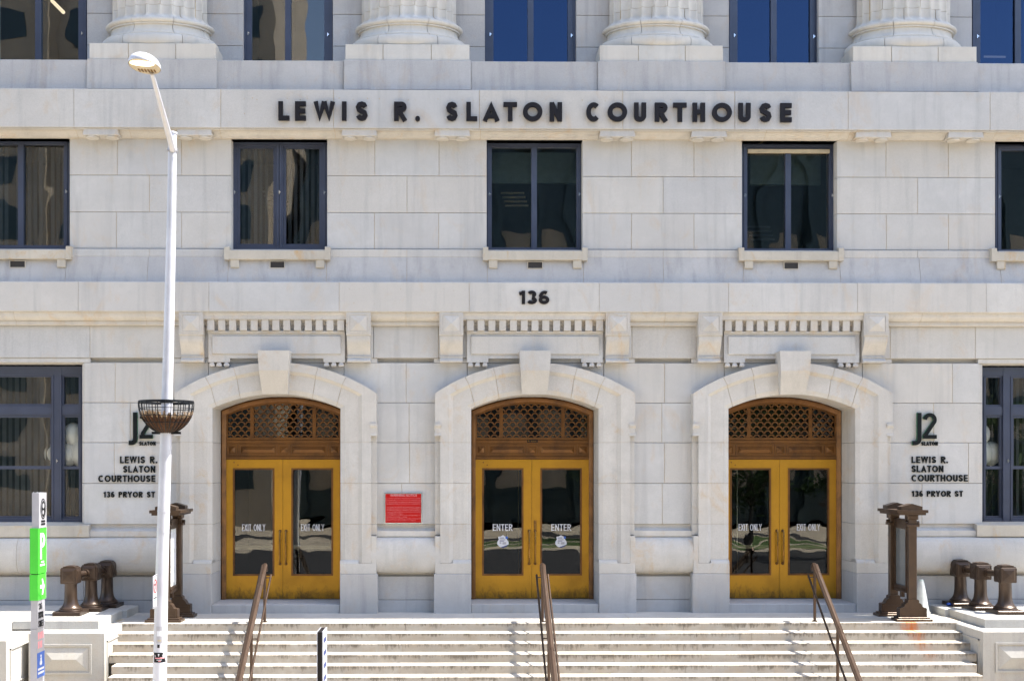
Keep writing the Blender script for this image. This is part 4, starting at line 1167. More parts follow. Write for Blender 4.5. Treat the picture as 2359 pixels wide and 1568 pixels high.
def flat_text(text, x0, x1, z0, z1, y, mat, parent, name='lettering', mapf=None, bold=0.0):
    cu = bpy.data.curves.new(name, 'FONT'); cu.body = text; cu.size = 1; cu.resolution_u = 2; cu.offset = bold
    ob = bpy.data.objects.new('tmp', cu); COL.objects.link(ob)
    dg = bpy.context.evaluated_depsgraph_get(); me = bpy.data.meshes.new_from_object(ob.evaluated_get(dg))
    bpy.data.objects.remove(ob); bpy.data.curves.remove(cu)
    xs_ = [v.co.x for v in me.vertices]; ys_ = [v.co.y for v in me.vertices]
    if not xs_: return None
    a, b, c, d = min(xs_), max(xs_), min(ys_), max(ys_)
    vs = []
    for v in me.vertices:
        u = (v.co.x-a)/(b-a); w_ = (v.co.y-c)/(d-c)
        vs.append(mapf(u, w_) if mapf else (x0+(x1-x0)*u, y, z0+(z1-z0)*w_))
    fs = [tuple(p.vertices) for p in me.polygons]
    bpy.data.meshes.remove(me)
    return part(name, MB_from(vs, fs), mat, parent)
tx0_, tx1_ = wx0+.035, wx1-.03
for s_, a, b, y0, y1 in TXT:
    flat_text(s_, tx0_+(tx1_-tx0_)*a, tx0_+(tx1_-tx0_)*b, Z(y1, -.03), Z(y0, -.03), -.0325, 'whitetext', wn_, bold=-.02 if s_ == 'WARNING NOTICE' else -.035)

# ================================================================== landing, stairs
YE = -1.62; RISE = .141; RUN = .29; XC = XC2
ld = MB(); ld.box(XC-9.6, XC+9.6, YE+.35, .9, -.35, -.004)
land = struct('landing', ld, 'mortar')
def sub(name, mb, mat, par, kind=None):
    o = mb.build(name, mat); o.parent = par; return o
def slab_row(par, nm, mat, joints, y0, y1, z0, z1, g=.003, c=.006, noseR=True):
    for a, b in zip(joints[:-1], joints[1:]):
        mb = MB(); dz_ = random.uniform(-.002, .002)
        a_, b_ = a+g, b-g
        pr = [(y1-g, z0), (y1-g, z1+dz_), (y0+.012, z1+dz_), (y0+.004, z1+dz_-.003), (y0, z1+dz_-.012), (y0, z0)]
        n = len(pr)
        mb.add([(a_, y, z) for y, z in pr]+[(b_, y, z) for y, z in pr], [tuple(range(n)), tuple(range(2*n-1, n-1, -1))]+[(i, n+i, n+(i+1) % n, (i+1) % n) for i in range(n)])
        sub(nm, mb, mat, par)
def jx(lst, dist): return [CX+(p-PX0)/F*dist+math.tan(YAW)*dist for p in lst]
XLs, XRs = XC-7.71, XC+7.71
d0 = YE-CY
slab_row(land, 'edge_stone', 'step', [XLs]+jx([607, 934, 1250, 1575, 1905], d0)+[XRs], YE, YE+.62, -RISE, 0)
slab_row(land, 'paving_stone', 'paving', [XLs-1.9, XLs, XLs+2.3, XLs+4.6, XC-1.2, XC+1.7, XC+4.4, XC+6.2, XRs, XRs+1.9], YE+.62, YE+1.22, -.06, -.001)
slab_row(land, 'paving_stone', 'paving', [XLs-1.9, XLs-.2, XLs+1.6, XLs+4.0, XC-2.0, XC+.9, XC+3.4, XC+5.9, XRs+.3, XRs+1.9], YE+1.22, .3, -.06, -.002)
st = struct('stairs', MB().box(XC-7.3, XC+7.3, YE-RUN*10, YE+.3, -1.7, -1.62), 'mortar')
ODD = [437, 760, 1087, 1411, 1734, 2055]; EVE = [607, 925, 1250, 1577, 1910]
NST = 11
for k_ in range(1, NST+1):
    y0 = YE-RUN*k_; z1 = -RISE*k_
    dist = y0-CY
    jj = jx([p+random.uniform(-8, 8) for p in (ODD if k_ % 2 else EVE)], dist)
    inset = [0, .10, .13, .16, .29, .32, .35, .38][min(k_, 7)]
    lo, hi = XLs+inset, XRs-inset
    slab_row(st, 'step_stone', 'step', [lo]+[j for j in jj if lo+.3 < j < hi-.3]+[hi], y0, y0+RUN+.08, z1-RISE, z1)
    # bedding under each tread so the joints stay closed
sb = MB()
for k_ in range(1, NST+1):
    ins = .02+[0, .10, .13, .16, .29, .32, .35, .38][min(k_, 7)]
    sb.box(XLs+ins, XRs-ins, YE-RUN*k_+.014, YE-RUN*k_+RUN+.3, -RISE*(k_+1)+.001, -RISE*k_-.006)
sub('mortar_bed', sb, 'mortar', st)
GZ = -1.62
# ================================================================== cheek walls (mirror about the middle door)
def cheek(sg, label, label2):
    def m(x): return XC+sg*x
    t = thing('stair_cheek_wall', label, 'wall', (m(8.4), -2.0, GZ), 'stone cheek walls beside the stairs')
    def bx(nm, xa, xb, ya, yb, za, zb, mat='cheek', c=.012):
        a, b = sorted((m(xa), m(xb)))
        mb = MB()
        # block chamfered along all top edges
        mb.add([(a,ya,za),(b,ya,za),(b,yb,za),(a,yb,za),(a,ya,zb-c),(b,ya,zb-c),(b,yb,zb-c),(a,yb,zb-c),(a+c,ya+c,zb),(b-c,ya+c,zb),(b-c,yb,zb),(a+c,yb,zb)],
               [(3,2,1,0),(0,1,5,4),(1,2,6,5),(2,3,7,6),(3,0,4,7),(4,5,9,8),(5,6,10,9),(6,7,11,10),(7,4,8,11),(8,9,10,11)])
        return part(nm, mb, mat, t)
    # coping slabs that carry the bollards
    bx('coping_slab', 7.72, 8.9, -.82, -.04, -.005, .145); bx('coping_slab', 8.905, 10.6, -.82, -.04, -.005, .145)
    bx('coping_slab', 7.80, 9.3, -2.26, -.826, -.008, .145); bx('coping_slab', 9.305, 10.6, -1.5, -.826, -.008, .145)
    pd = bx('pedestal', 7.57, 8.86, -2.68, -1.64, GZ, -.012)
    yf = -2.68
    a, b = sorted((m(7.78), m(8.70)))
    zt_, zb_ = -.205, -.72
    fr_ = part('panel_moulding', MB().frame(a, b, zb_, zt_, a+.035, b-.035, zb_+.035, zt_-.035, yf-.022, yf+.01), 'cheek', pd)
    part('panel_boss', MB().pyramid(a+.06, b-.06, zb_+.06, zt_-.06, yf-.002, yf-.055), 'cheek', pd)
    # panel on the side facing the stairs
    xs_ = m(7.57); dxs = -sg*.018
    mb = MB()
    for z0_, z1_, ya, yb in ((-.19, -.17, -2.55, -1.78), (-1.2, -.17, -2.55, -2.52), (-1.2, -.17, -1.81, -1.78)):
        mb.box(*sorted((xs_-.01*(-sg), xs_+dxs)), ya, yb, z0_, z1_)
    part('panel_moulding', mb, 'cheek', pd)
    bx('pedestal_core', 7.66, 10.6, -1.64, -.03, GZ, -.010)
    t2 = thing('stone_pier', label2, 'wall', (m(9.9), -2.6, GZ), 'stone piers at the outer ends of the stairs')
    t_save = t
    def bx2(nm, xa, xb, ya, yb, za, zb, c=.012):
        a, b = sorted((m(xa), m(xb))); mb = MB()
        mb.add([(a,ya,za),(b,ya,za),(b,yb,za),(a,yb,za),(a,ya,zb-c),(b,ya,zb-c),(b,yb,zb-c),(a,yb,zb-c),(a+c,ya+c,zb),(b-c,ya+c,zb),(b-c,yb-c,zb),(a+c,yb-c,zb)],
               [(3,2,1,0),(0,1,5,4),(1,2,6,5),(2,3,7,6),(3,0,4,7),(4,5,9,8),(5,6,10,9),(6,7,11,10),(7,4,8,11),(8,9,10,11)])
        return part(nm, mb, 'cheek', t2)
    bx2('coping_slab', 9.31, 10.9, -2.95, -1.51, -.03, .12)
    pr = bx2('pier_block', 8.98, 10.9, -3.35, -1.52, GZ, -.035)
    xs_ = m(8.98); mb = MB()
    for z0_, z1_, ya, yb in ((-.22, -.20, -3.2, -1.95), (-.8, -.20, -3.2, -3.17), (-.8, -.20, -1.98, -1.95), (-.8, -.78, -3.2, -1.95)):
        mb.box(*sorted((xs_-.01*(-sg), xs_-sg*.018)), ya, yb, z0_, z1_)
    part('panel_moulding', mb, 'cheek', pr)
cheek(-1, 'pale stone cheek wall with a raised panel left of the stairs behind the green pylon', 'outer stone pier at the far left edge beyond the green pylon')
cheek(1, 'pale stone cheek wall with a raised panel right of the stairs', 'outer stone pier beyond the cheek wall at the bottom right corner')

# ================================================================== bollard rails
def bollard_rail(sg, label):
    pos = [(8.55, -1.47), (8.37, -.88), (8.25, -.30)]
    pos = [(XC+sg*x, y) for x, y in pos]
    t = thing('bollard_rail', label, 'bollard', (pos[1][0], pos[1][1], .145), 'bronze bollard rails on the cheek walls')
    ang = math.atan2(pos[0][0]-pos[2][0], -(pos[0][1]-pos[2][1]))
    z = .145
    for cx, cy in pos:
        pst = part('bollard', MB().lathe(cx, cy, [(.205, z+.073), (.213, z+.085), (.205, z+.10), (.192, z+.105), (.196, z+.118), (.172, z+.135), (.148, z+.165), (.130, z+.205), (.118, z+.26), (.112, z+.32), (.108, z+.55), (.115, z+.56), (.115, z+.575)], 28), 'darkbronze', t, True)
        part('base_plate', MB().chbox(cx-.25, cx+.25, z, z+.072, cy-.25, cy+.25, .012), 'darkbronze', pst)
        hb_ = MB(); s_ = .142; za, zb_ = z+.57, z+.845
        c = .022
        hb_.lathe(cx, cy, [(s_*1.34, za), (s_*1.414, za+.012), (s_*1.414, zb_-.012), (s_*1.34, zb_)], 4)
        hd_ = part('head', rot_mb(hb_, cx, cy, pi/4), 'darkbronze', pst)
        cp = MB().lathe(cx, cy, [(.185, zb_), (.185, zb_+.014), (.150, zb_+.018), (.150, zb_+.034), (.05, zb_+.052)], 4)
        part('head_cap', rot_mb(cp, cx, cy, pi/4), 'darkbronze', pst)
        for nx, ny in ((0, -1), (1, 0), (-1, 0), (0, 1)):
            fm = MB(); zc_ = (za+zb_)/2; q = .095
            tx, ty = -ny, nx
            p0 = (cx+nx*s_, cy+ny*s_); 
            def pt(u, v, o_): return (p0[0]+tx*u+nx*o_, p0[1]+ty*u+ny*o_, zc_+v)
            fm.add([pt(-.115,-.115,0), pt(.115,-.115,0), pt(.115,.115,0), pt(-.115,.115,0), pt(-q,-q,.009), pt(q,-q,.009), pt(q,q,.009), pt(-q,q,.009), pt(0,0,.021)],
                   [(0,1,5,4),(1,2,6,5),(2,3,7,6),(3,0,4,7),(4,5,8),(5,6,8),(6,7,8),(7,4,8)])
            part('head_boss', fm, 'darkbronze', pst)
    for (a, b) in ((pos[0], pos[1]), (pos[1], pos[2])):
        zc_ = z+.71
        A = Vector((a[0], a[1], zc_)); B = Vector((b[0], b[1], zc_)); d = (B-A).normalized()
        part('rail_pipe', MB().tube([A+d*.14, B-d*.14], .058, 18), 'darkbronze', t, True)
        part('pipe_collar', MB().tube([A+d*.15, A+d*.20], .078, 18), 'darkbronze', t, True)
        part('pipe_collar', MB().tube([B-d*.20, B-d*.15], .078, 18), 'darkbronze', t, True)
def rot_mb(mb, cx, cy, a):
    mb.v = [(cx+(x-cx)*cos(a)-(y-cy)*sin(a), cy+(x-cx)*sin(a)+(y-cy)*cos(a), z) for x, y, z in mb.v]; return mb
bollard_rail(-1, 'row of three dark bronze bollards joined by pipes on the left cheek wall')
bollard_rail(1, 'row of three dark bronze bollards joined by pipes on the right cheek wall')

# ================================================================== notice boards
def board(sg, label, paper):
    def m(x): return XC+sg*x
    n_, f_ = (m(6.87), -1.36), (m(6.80), -.66)
    t = thing('notice_board', label, 'notice board', ((n_[0]+f_[0])/2, -1.0, 0), 'bronze notice boards at the ends of the landing')
    for i, (cx, cy) in enumerate((n_, f_)):
        ft = part('foot', MB().chbox(cx-.33, cx+.33, 0, .045, cy-.15, cy+.15, .008), 'boardbronze', t)
        part('foot_step', MB().chbox(cx-.29, cx+.29, .045, .075, cy-.12, cy+.12, .008), 'boardbronze', ft)
        # stepped and scrolled silhouette
        out = [(-.25,.075),(-.25,.225),(-.235,.24),(-.19,.245),(-.17,.262),(-.155,.30),(-.13,.325),(-.105,.335),(-.105,.375),(-.085,.395)]
        out = out+[(-x, z) for x, z in out[::-1]]
        mb = MB(); quadprism(mb, [(cx+x, z, cy-.08) for x, z in out], cy+.08)
        part('scroll_foot', mb, 'boardbronze', ft)
        part('foot_panel', MB().frame(cx-.22, cx+.22, .10, .21, cx-.205, cx+.205, .115, .195, cy-.086, cy-.078), 'boardbronze', ft)
        ps = part('post', MB().chbox(cx-.075, cx+.075, .39, 1.93, cy-.055, cy+.055, .008), 'boardbronze', t)
        part('post_capital', MB().chbox(cx-.115, cx+.115, 1.73, 1.78, cy-.085, cy+.085, .01), 'boardbronze', ps)
        part('post_capital', MB().chbox(cx-.10, cx+.10, 1.86, 1.95, cy-.075, cy+.075, .02), 'boardbronze', ps)
        part('side_rosette', MB().tube([(cx-.13, cy, 1.80), (cx+.13, cy, 1.80)], .035, 10), 'boardbronze', ps)
    ax = (n_[0]+f_[0])/2
    y0, y1 = n_[1]+.06, f_[1]-.06
    def yb(nm, xa, xb, ya, yb_, za, zb_, mat='boardbronze', par=None): return part(nm, MB().box(xa, xb, ya, yb_, za, zb_), mat, par or t)
    fr = yb('board_rail', ax-.05, ax+.05, y0, y1, .50, .62); yb('board_rail', ax-.05, ax+.05, y0, y1, 1.68, 1.86)
    yb('board_stile', ax-.045, ax+.045, y0, y0+.045, .62, 1.68); yb('board_stile', ax-.045, ax+.045, y1-.045, y1, .62, 1.68)
    for i in range(9): yb('bead_ornament', ax-.065, ax+.065, y0+.03+i*.058, y0+.06+i*.058, .53, .575)
    gp = yb('glazed_panel', ax-.022, ax+.022, y0+.045, y1-.045, .62, 1.68, 'boardglass' if not paper else 'paper')
    if paper:
        for i, (a, b, c, d) in enumerate(((.08,.30,1.35,1.62), (.33,.50,1.3,1.60), (.08,.27,.98,1.28), (.30,.50,.9,1.22), (.12,.4,.68,.88))):
            yb('paper', ax-.027, ax+.027, y0+a, y0+b, c, d, 'whitetext')
    yb('finial', ax-.03, ax+.03, (y0+y1)/2-.04, (y0+y1)/2+.04, .40, .50)
    ya, yb_ = n_[1]-.14, f_[1]+.14
    cn = part('cornice', MB().box(ax-.25, ax+.25, ya+.02, yb_-.02, 1.945, 1.985).box(ax-.285, ax+.285, ya, yb_, 1.986, 2.04), 'boardbronze', t)
    for yy in (n_[1], f_[1]):
        mb = MB(); quadprism(mb, [(ax-.19, 2.04, yy-.11), (ax+.19, 2.04, yy-.11), (ax+.19, 2.10, yy-.11), (ax, 2.155, yy-.11), (ax-.19, 2.10, yy-.11)], yy+.11)
        part('pediment', mb, 'boardbronze', cn)
board(-1, 'brown bronze notice board with papers, half hidden behind the lamp post', True)
board(1, 'brown bronze glazed notice board standing at the right end of the landing', False)

# cone and scrap beside the right board
cx, cy = P(2121, 1399, -.42)[0], -.42
cn = thing('traffic_cone', 'tall pale white plastic cone with a green top behind the right notice board', 'cone', (cx, cy, 0))
part('cone_body', MB().lathe(cx, cy, [(.17, .0), (.165, .04), (.15, .05), (.11, .3), (.075, .52), (.05, .64), (.04, .66)], 20), 'cone', cn, True)
part('cone_tip', MB().lathe(cx, cy, [(.052, .60), (.049, .645), (.035, .655)], 20), 'greenmark', cn, True)
x_, _ = P(2189, 1388, -.42)
random.seed(3)
mb = MB(); vs = []
for i in range(7):
    for k in range(8):
        a = 2*pi*k/8; r = .035*random.uniform(.6, 1.15)*(0.5 if i in (0, 6) else 1)
        vs.append((x_-.08+i*.028, -.42+r*cos(a), .18+r*sin(a)))
fs = [(i*8+k, i*8+(k+1) % 8, (i+1)*8+(k+1) % 8, (i+1)*8+k) for i in range(6) for k in range(8)]+[tuple(range(8)), tuple(range(48, 56))]
mb.add(vs, fs)
solo('crushed_bottle', mb, 'bluecan', 'small crushed blue bottle lying beside the rearmost right bollard', 'litter', (x_, -.42, .145))

# ================================================================== handrails
def handrail(label, p1, p2, knob=False):
    """p1 = foot of the top post, direction to p2 (plan point further down)"""
    t = thing('handrail', label, 'handrail', (p1[0], p1[1], 0), 'bronze handrails down the stairs')
    dX = (p2[0]-p1[0])/(p2[1]-p1[1]); sl_ = RISE/RUN
    def pt(y, dzz, off=0): 
        return (p1[0]+dX*(y-p1[1])+off, y, dzz+sl_*min(0, y-p1[1]))
    H = 1.02; yend = -4.72
    a = pt(p1[1], H); 
    top = [(a[0], p1[1]+.06, H-.10), (a[0], p1[1]+.075, H-.03), (a[0], p1[1]+.04, H+.008), (a[0], p1[1]-.02, H+.0)]
    path = top+[pt(p1[1]-.3, H), pt(-3.2, H), pt(yend, H)]
    e = pt(yend, H); path += [(e[0], yend-.12, e[2]-.04), (e[0], yend-.2, e[2]-.05)]
    # grooved oval top rail: two rounds side by side with a raised web
    part('top_rail', MB().tube([(x+.0, y, z) for x, y, z in path], .046, 14), 'railbronze', t, True)
    part('rail_groove', MB().tube([(x+.033, y, z+.018) for x, y, z in path[3:-2]], .020, 8), 'railbronze', t, True)
    part('rail_groove', MB().tube([(x-.033, y, z+.018) for x, y, z in path[3:-2]], .020, 8), 'railbronze', t, True)
    for off in (-.105, .105):
        q0_ = (a[0]+off, p1[1]+.05, H-.17)
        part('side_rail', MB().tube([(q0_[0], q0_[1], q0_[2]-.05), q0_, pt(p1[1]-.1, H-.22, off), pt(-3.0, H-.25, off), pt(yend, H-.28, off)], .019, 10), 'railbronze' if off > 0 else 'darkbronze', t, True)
    for yy in (p1[1], -3.2, -4.65):
        b_ = pt(yy, H)
        k2 = max(0, math.ceil((YE-yy)/RUN)) if yy < YE else 0
        foot = -RISE*k2
        ps = part('post', MB().tube([(b_[0], yy, foot), (b_[0], yy, b_[2]-.02)], .027, 12), 'railbronze', t, True)
        part('post_flange', MB().tube([(b_[0], yy, foot+.001), (b_[0], yy, foot+.014)], .055, 14), 'darkbronze', ps, True)
        zc_ = b_[2]-.21
        part('bracket', MB().tube([(b_[0]-.105, yy, zc_), (b_[0]+.105, yy, zc_)], .011, 8), 'railbronze', ps)
handrail('brown bronze handrail in front of the left pair of doors', (-3.455, -1.45), (-3.33, -4.57))
handrail('brown bronze handrail in the middle of the stairs before the ENTER doors', (1.62, -1.45), (1.564, -4.57))
handrail('brown bronze handrail in front of the right pair of doors', (6.62, -1.45), (6.31, -4.57))

# ================================================================== lamp post with basket and plates
YP = -6.1; sp = (YP-CY)/F
def pp(px, py, Y=YP):
    x, z = P(px, py, Y); return (x, Y, z)
lp_ = thing('street_lamp', 'tall white street lamp with its light on in front of the left doorway', 'street lamp', (pp(361, 1790)[0], YP, GZ))
b0 = pp(362, 1790); tp = pp(397, 306)
mid = [(pp(367.5, 1568), 15.8), (pp(373.5, 1290), 14.3), (pp(381, 1044), 13.4), (pp(388, 800), 12.2), (pp(394.3, 522), 10.6), (pp(396.8, 350), 9.6), (pp(397.4, 312), 9.2), (tp, 8.0)]
part('pole', MB().tube([(b0[0], YP, GZ)]+[m_[0] for m_ in mid], 1, 28, rs=[.105]+[m_[1]*sp for m_ in mid]), 'white', lp_, True)
part('pole_cap', MB().tube([pp(397.5, 309), pp(397.5, 305.5), pp(397.5, 303)], 1, 24, rs=[.066, .066, .03]), 'white', lp_, True)
part('pole_base', MB().tube([(b0[0], YP, GZ), (b0[0], YP, GZ+.12)], .17, 24), 'white', lp_, True)
cl = part('arm_clamp', MB().tube([pp(397, 350), pp(397, 343)], .072, 24), 'grey', lp_, True)
for u in (386, 397, 408): part('clamp_bolt', MB().tube([pp(u, 346.5, YP-.05), pp(u, 346.5, YP-.085)], .011, 8), 'grey', cl)
for yy in (1178, 1226, 1384): part('pole_band', MB().tube([pp(373.5+(1290-yy)*.03-.1, yy), pp(373.5+(1290-yy)*.03, yy-1.2)], 14.6*sp, 28), 'white', lp_, True)
A0 = pp(398, 345, YP-.06); A1 = pp(350, 170, YP-1.35)
part('arm', MB().tube([A0, tuple((A0[i]*.5+A1[i]*.5) for i in range(3)), A1], 1, 16, rs=[.045, .036, .026]), 'white', lp_, True)
# lamp head: flattened dome leaning out towards the street
hc = Vector(pp(333, 152, YP-1.52)); 
hd_ = MB(); nu = 28; vs = []
prof = [(0, 1.0), (.35, .96), (.65, .80), (.85, .56), (.97, .25), (1.0, 0), (.985, -.10)]
for r, h_ in prof[1:]:
    for k in range(nu):
        a = 2*pi*k/nu; x = cos(a)*.20*r; y = sin(a)*.27*r
        vs.append((hc.x+x, hc.y+y, hc.z+h_*.135-y*.02-x*.06))
tpv = (hc.x, hc.y, hc.z+.138)
L = len(prof)-1
fs = [(i*nu+k, i*nu+(k+1) % nu, (i+1)*nu+(k+1) % nu, (i+1)*nu+k) for i in range(L-1) for k in range(nu)]
vs.append(tpv); fs += [(k, (k+1) % nu, len(vs)-1) for k in range(nu)]
hd_.add(vs, fs)
head = part('lamp_head', hd_, 'white', lp_, True)
def plate(r0, yo, zoff, xr, yr, y0_, mat, nm):
    mb = MB(); vs = []
    for k in range(nu):
        a = 2*pi*k/nu; x = cos(a)*xr; y = y0_+sin(a)*yr
        vs.append((hc.x+x, hc.y+y, hc.z+zoff-y*.02-x*.06))
    vs += [(x, y, z+.012) for x, y, z in vs]
    mb.add(vs, [tuple(range(nu)), tuple(range(2*nu-1, nu-1, -1))]+[(k, (k+1) % nu, nu+(k+1) % nu, nu+k) for k in range(nu)])
    return part(nm, mb, mat, head)
plate(0, 0, -.014, .19, .265, 0, 'cream', 'under_plate')
plate(0, 0, -.022, .150, .075, -.12, 'lamp', 'lens')
for i in range(6):
    x = -.10+i*.04
    part('vent_slot', MB().box(hc.x+x-.006, hc.x+x+.006, hc.y+.08, hc.y+.17, hc.z-.03-x*.06, hc.z-.012-x*.06), 'brass', head)
part('photocell', MB().lathe(hc.x+.0, hc.y, [(.03, hc.z+.13), (.03, hc.z+.155), (.02, hc.z+.165)], 12), 'grey', head, True)

# hanging basket
bc = pp(383, 925); br = 62*sp; bz1 = bc[2]; bz0 = pp(383, 997)[2]; bd = bz1-bz0
bk = thing('hanging_basket', 'black wire flower basket with a ragged coconut liner strapped round the lamp post', 'basket', (bc[0], YP, bz0))
def brad(z):      # radius at height z: half-bowl profile
    f = min(1, max(0, (z-bz0)/bd)); return br*(.26+.74*(1-(1-f)**2.5)**.8)
def ring3(r, z, rad, seg=48, parent=None, nm='wire_ring', tilt=0):
    part(nm, MB().tube([(bc[0]+r*cos(2*pi*k/seg), YP+r*sin(2*pi*k/seg), z+.0) for k in range(seg+1)], rad, 6, cap=False), 'black', bk, True)
rim = MB()
vs = []; seg = 48
for k in range(seg):
    a = 2*pi*k/seg; c_, s_ = cos(a), sin(a)
    vs += [(bc[0]+br*c_, YP+br*s_, bz1+.012), (bc[0]+br*c_, YP+br*s_, bz1-.022), (bc[0]+br*.975*c_, YP+br*.975*s_, bz1-.022), (bc[0]+br*.975*c_, YP+br*.975*s_, bz1+.012)]
rim.add(vs, [(k*4+j, k*4+(j+1) % 4, ((k+1) % seg)*4+(j+1) % 4, ((k+1) % seg)*4+j) for k in range(seg) for j in range(4)])
part('rim', rim, 'black', bk, True)
for f in (.78, .55, .33): ring3(brad(bz0+bd*f), bz0+bd*f, .0055)
for k in range(26):
    a = 2*pi*(k+.3)/26+random.uniform(-.02, .02)
    pts = []
    for i in range(11):
        z = bz0+bd*(1-i/10)**1.0; r = brad(z)
        pts.append((bc[0]+r*cos(a), YP+r*sin(a), z))
    part('wire_rib', MB().tube(pts, .0062, 5), 'black', bk, True)
for s_ in (-1, 1): part('bracket', MB().box(*sorted((bc[0]+s_*.07, bc[0]+s_*.20)), YP-.03, YP+.03, bz0-.015, bz0+.02), 'black', bk)
part('strap', MB().tube([(bc[0], YP, bz1-.02), (bc[0], YP, bz1+.02)], .09, 20, cap=False), 'black', bk, True)
ln = MB(); nu2 = 150; vs = []; nl = 12
for i in range(nl):
    for k in range(nu2):
        a = 2*pi*k/nu2
        sc_ = .5+.5*cos(a*30-.3*6.28*1.0)
        edge = bz0+bd*(.52+.10*random.uniform(-.4, 1)+.10*sc_+.05*sin(a*3+1))
        z = bz0+(edge-bz0)*(i/(nl-1))
        r = brad(z)*(1.015-.075*(1-sc_))+random.uniform(-.004, .004)*(i > nl-4)
        if i == nl-1: r += random.uniform(-.02, .015)
        vs.append((bc[0]+r*cos(a), YP+r*sin(a), z+.004))
fs = []
for i in range(nl-1):
    for k in range(nu2):
        fs.append((i*nu2+k, i*nu2+(k+1) % nu2, (i+1)*nu2+(k+1) % nu2, (i+1)*nu2+k)); 
ln.v = vs; ln.f = fs+[tuple(range(nu2))]; ln.mi = [1 if f[0] >= (nl-3)*nu2 and len(f) == 4 else 0 for f in ln.f]
part('coconut_liner', ln, ['coco', 'cocotop'], bk)
# soil and frayed tufts
part('soil', MB().lathe(bc[0], YP, [(br*.60, bz0+bd*.42), (br*.3, bz0+bd*.45), (.02, bz0+bd*.46)], 24), 'coco', bk)
tf = MB()
for i in range(420):
    a = random.uniform(0, 2*pi); z = bz0+bd*random.uniform(.50, .68); r = brad(z)*random.uniform(.86, 1.0)
    p = Vector((bc[0]+r*cos(a), YP+r*sin(a), z)); d = Vector((random.uniform(-1, 1), random.uniform(-1, 1), random.uniform(-.6, 1))).normalized()*random.uniform(.02, .05)
    n_ = Vector((-sin(a), cos(a), .3))*random.uniform(.003, .008)
    tf.add([tuple(p-n_), tuple(p+n_), tuple(p+d)], [(0, 1, 2)])
o = part('loose_fibres', tf, 'cocotop', bk); o['kind'] = 'stuff'

# traffic plate, seen nearly edge on
sg_ = thing('traffic_sign', 'white plate with a red prohibition ring, seen nearly edge on at the lamp post', 'sign', pp(357, 1392, YP-.09))
pA = Vector(pp(361.5, 1321, YP-.12)); pB = Vector(pp(352, 1325, YP-.36)); ht = .45
uv = (pB-pA); uv.z = 0; wl_ = uv.length; uv.normalize(); nrm = Vector((-uv.y, uv.x, 0)); 
if nrm.dot(Vector((4.2, -15.7, 0))) < 0: nrm = -nrm
def sp_(u, v, d=0): 
    q = pA+uv*(u*wl_)+nrm*d; return (q.x, q.y, pA.z-ht*v-.01*u)
def sbox(nm, u0, u1, v0, v1, d0, d1, mat):
    mb = MB(); mb.add([sp_(u0,v0,d0), sp_(u1,v0,d0), sp_(u1,v1,d0), sp_(u0,v1,d0), sp_(u0,v0,d1), sp_(u1,v0,d1), sp_(u1,v1,d1), sp_(u0,v1,d1)], [(0,1,2,3),(4,7,6,5),(0,4,5,1),(1,5,6,2),(2,6,7,3),(3,7,4,0)])
    part(nm, mb, mat, sg_)
sbox('plate', 0, 1, 0, 1, -.003, .003, 'white')
for u0, u1, v0, v1 in ((.04,.96,.02,.035), (.04,.96,.965,.98), (.04,.07,.035,.965), (.93,.96,.035,.965)): sbox('border', u0, u1, v0, v1, .0035, .0048, 'black')
mb = MB(); seg = 28; vs = []
for k in range(seg):
    a = 2*pi*k/seg
    for r in (1.0, .80): vs.append(sp_(.5+.38*r*cos(a), .34+.22*r*sin(a), .0055))
mb.add(vs, [(k*2, k*2+1, ((k+1) % seg)*2+1, ((k+1) % seg)*2) for k in range(seg)])
mb.add([sp_(.26,.20,.0065), sp_(.32,.18,.0065), sp_(.74,.48,.0065), sp_(.68,.50,.0065)], [(0,1,2,3)])
part('red_ring', mb, 'red', sg_)
sbox('symbol', .45, .55, .26, .44, .0045, .005, 'black'); sbox('symbol', .55, .72, .26, .31, .0045, .005, 'black')
sbox('lettering', .2, .8, .68, .72, .0035, .005, 'black'); sbox('lettering', .3, .7, .75, .78, .0035, .005, 'greenmark')
sbox('bolt', .46, .54, .06, .085, .003, .01, 'grey'); sbox('bolt', .46, .54, .88, .905, .003, .01, 'grey')

# stickers curved round the pole
def sticker(nm, label, y1_, y0_, a0, a1, mat, marks=()):
    cxp = 373.5+(1290-(y0_+y1_)/2)*.0235
    base = pp(cxp, (y0_+y1_)/2); r = (14.3+(1290-(y0_+y1_)/2)*-.0055)*sp+.002
    r = max(r, .0)
    t = thing(nm, label, 'sticker', (base[0], YP-r, pp(cxp, y0_)[2]))
    def patch(nm2, b0_, b1_, v1, v0, m_, rr):
        mb = MB(); vs = []; n_ = 8
        for i in range(n_+1):
            a = radians(b0_+(b1_-b0_)*i/n_)
            for yy in (v1, v0): vs.append((base[0]+rr*sin(a), YP-rr*cos(a), pp(cxp, yy)[2]))
        mb.add(vs, [(i*2, i*2+1, i*2+3, i*2+2) for i in range(n_)]); part(nm2, mb, m_, t)
    patch('backing', a0, a1, y1_, y0_, mat, r)
    for i, (b0_, b1_, v1, v0, m_) in enumerate(marks): patch('print', b0_, b1_, v1, v0, m_, r+.0012+.0003*i)
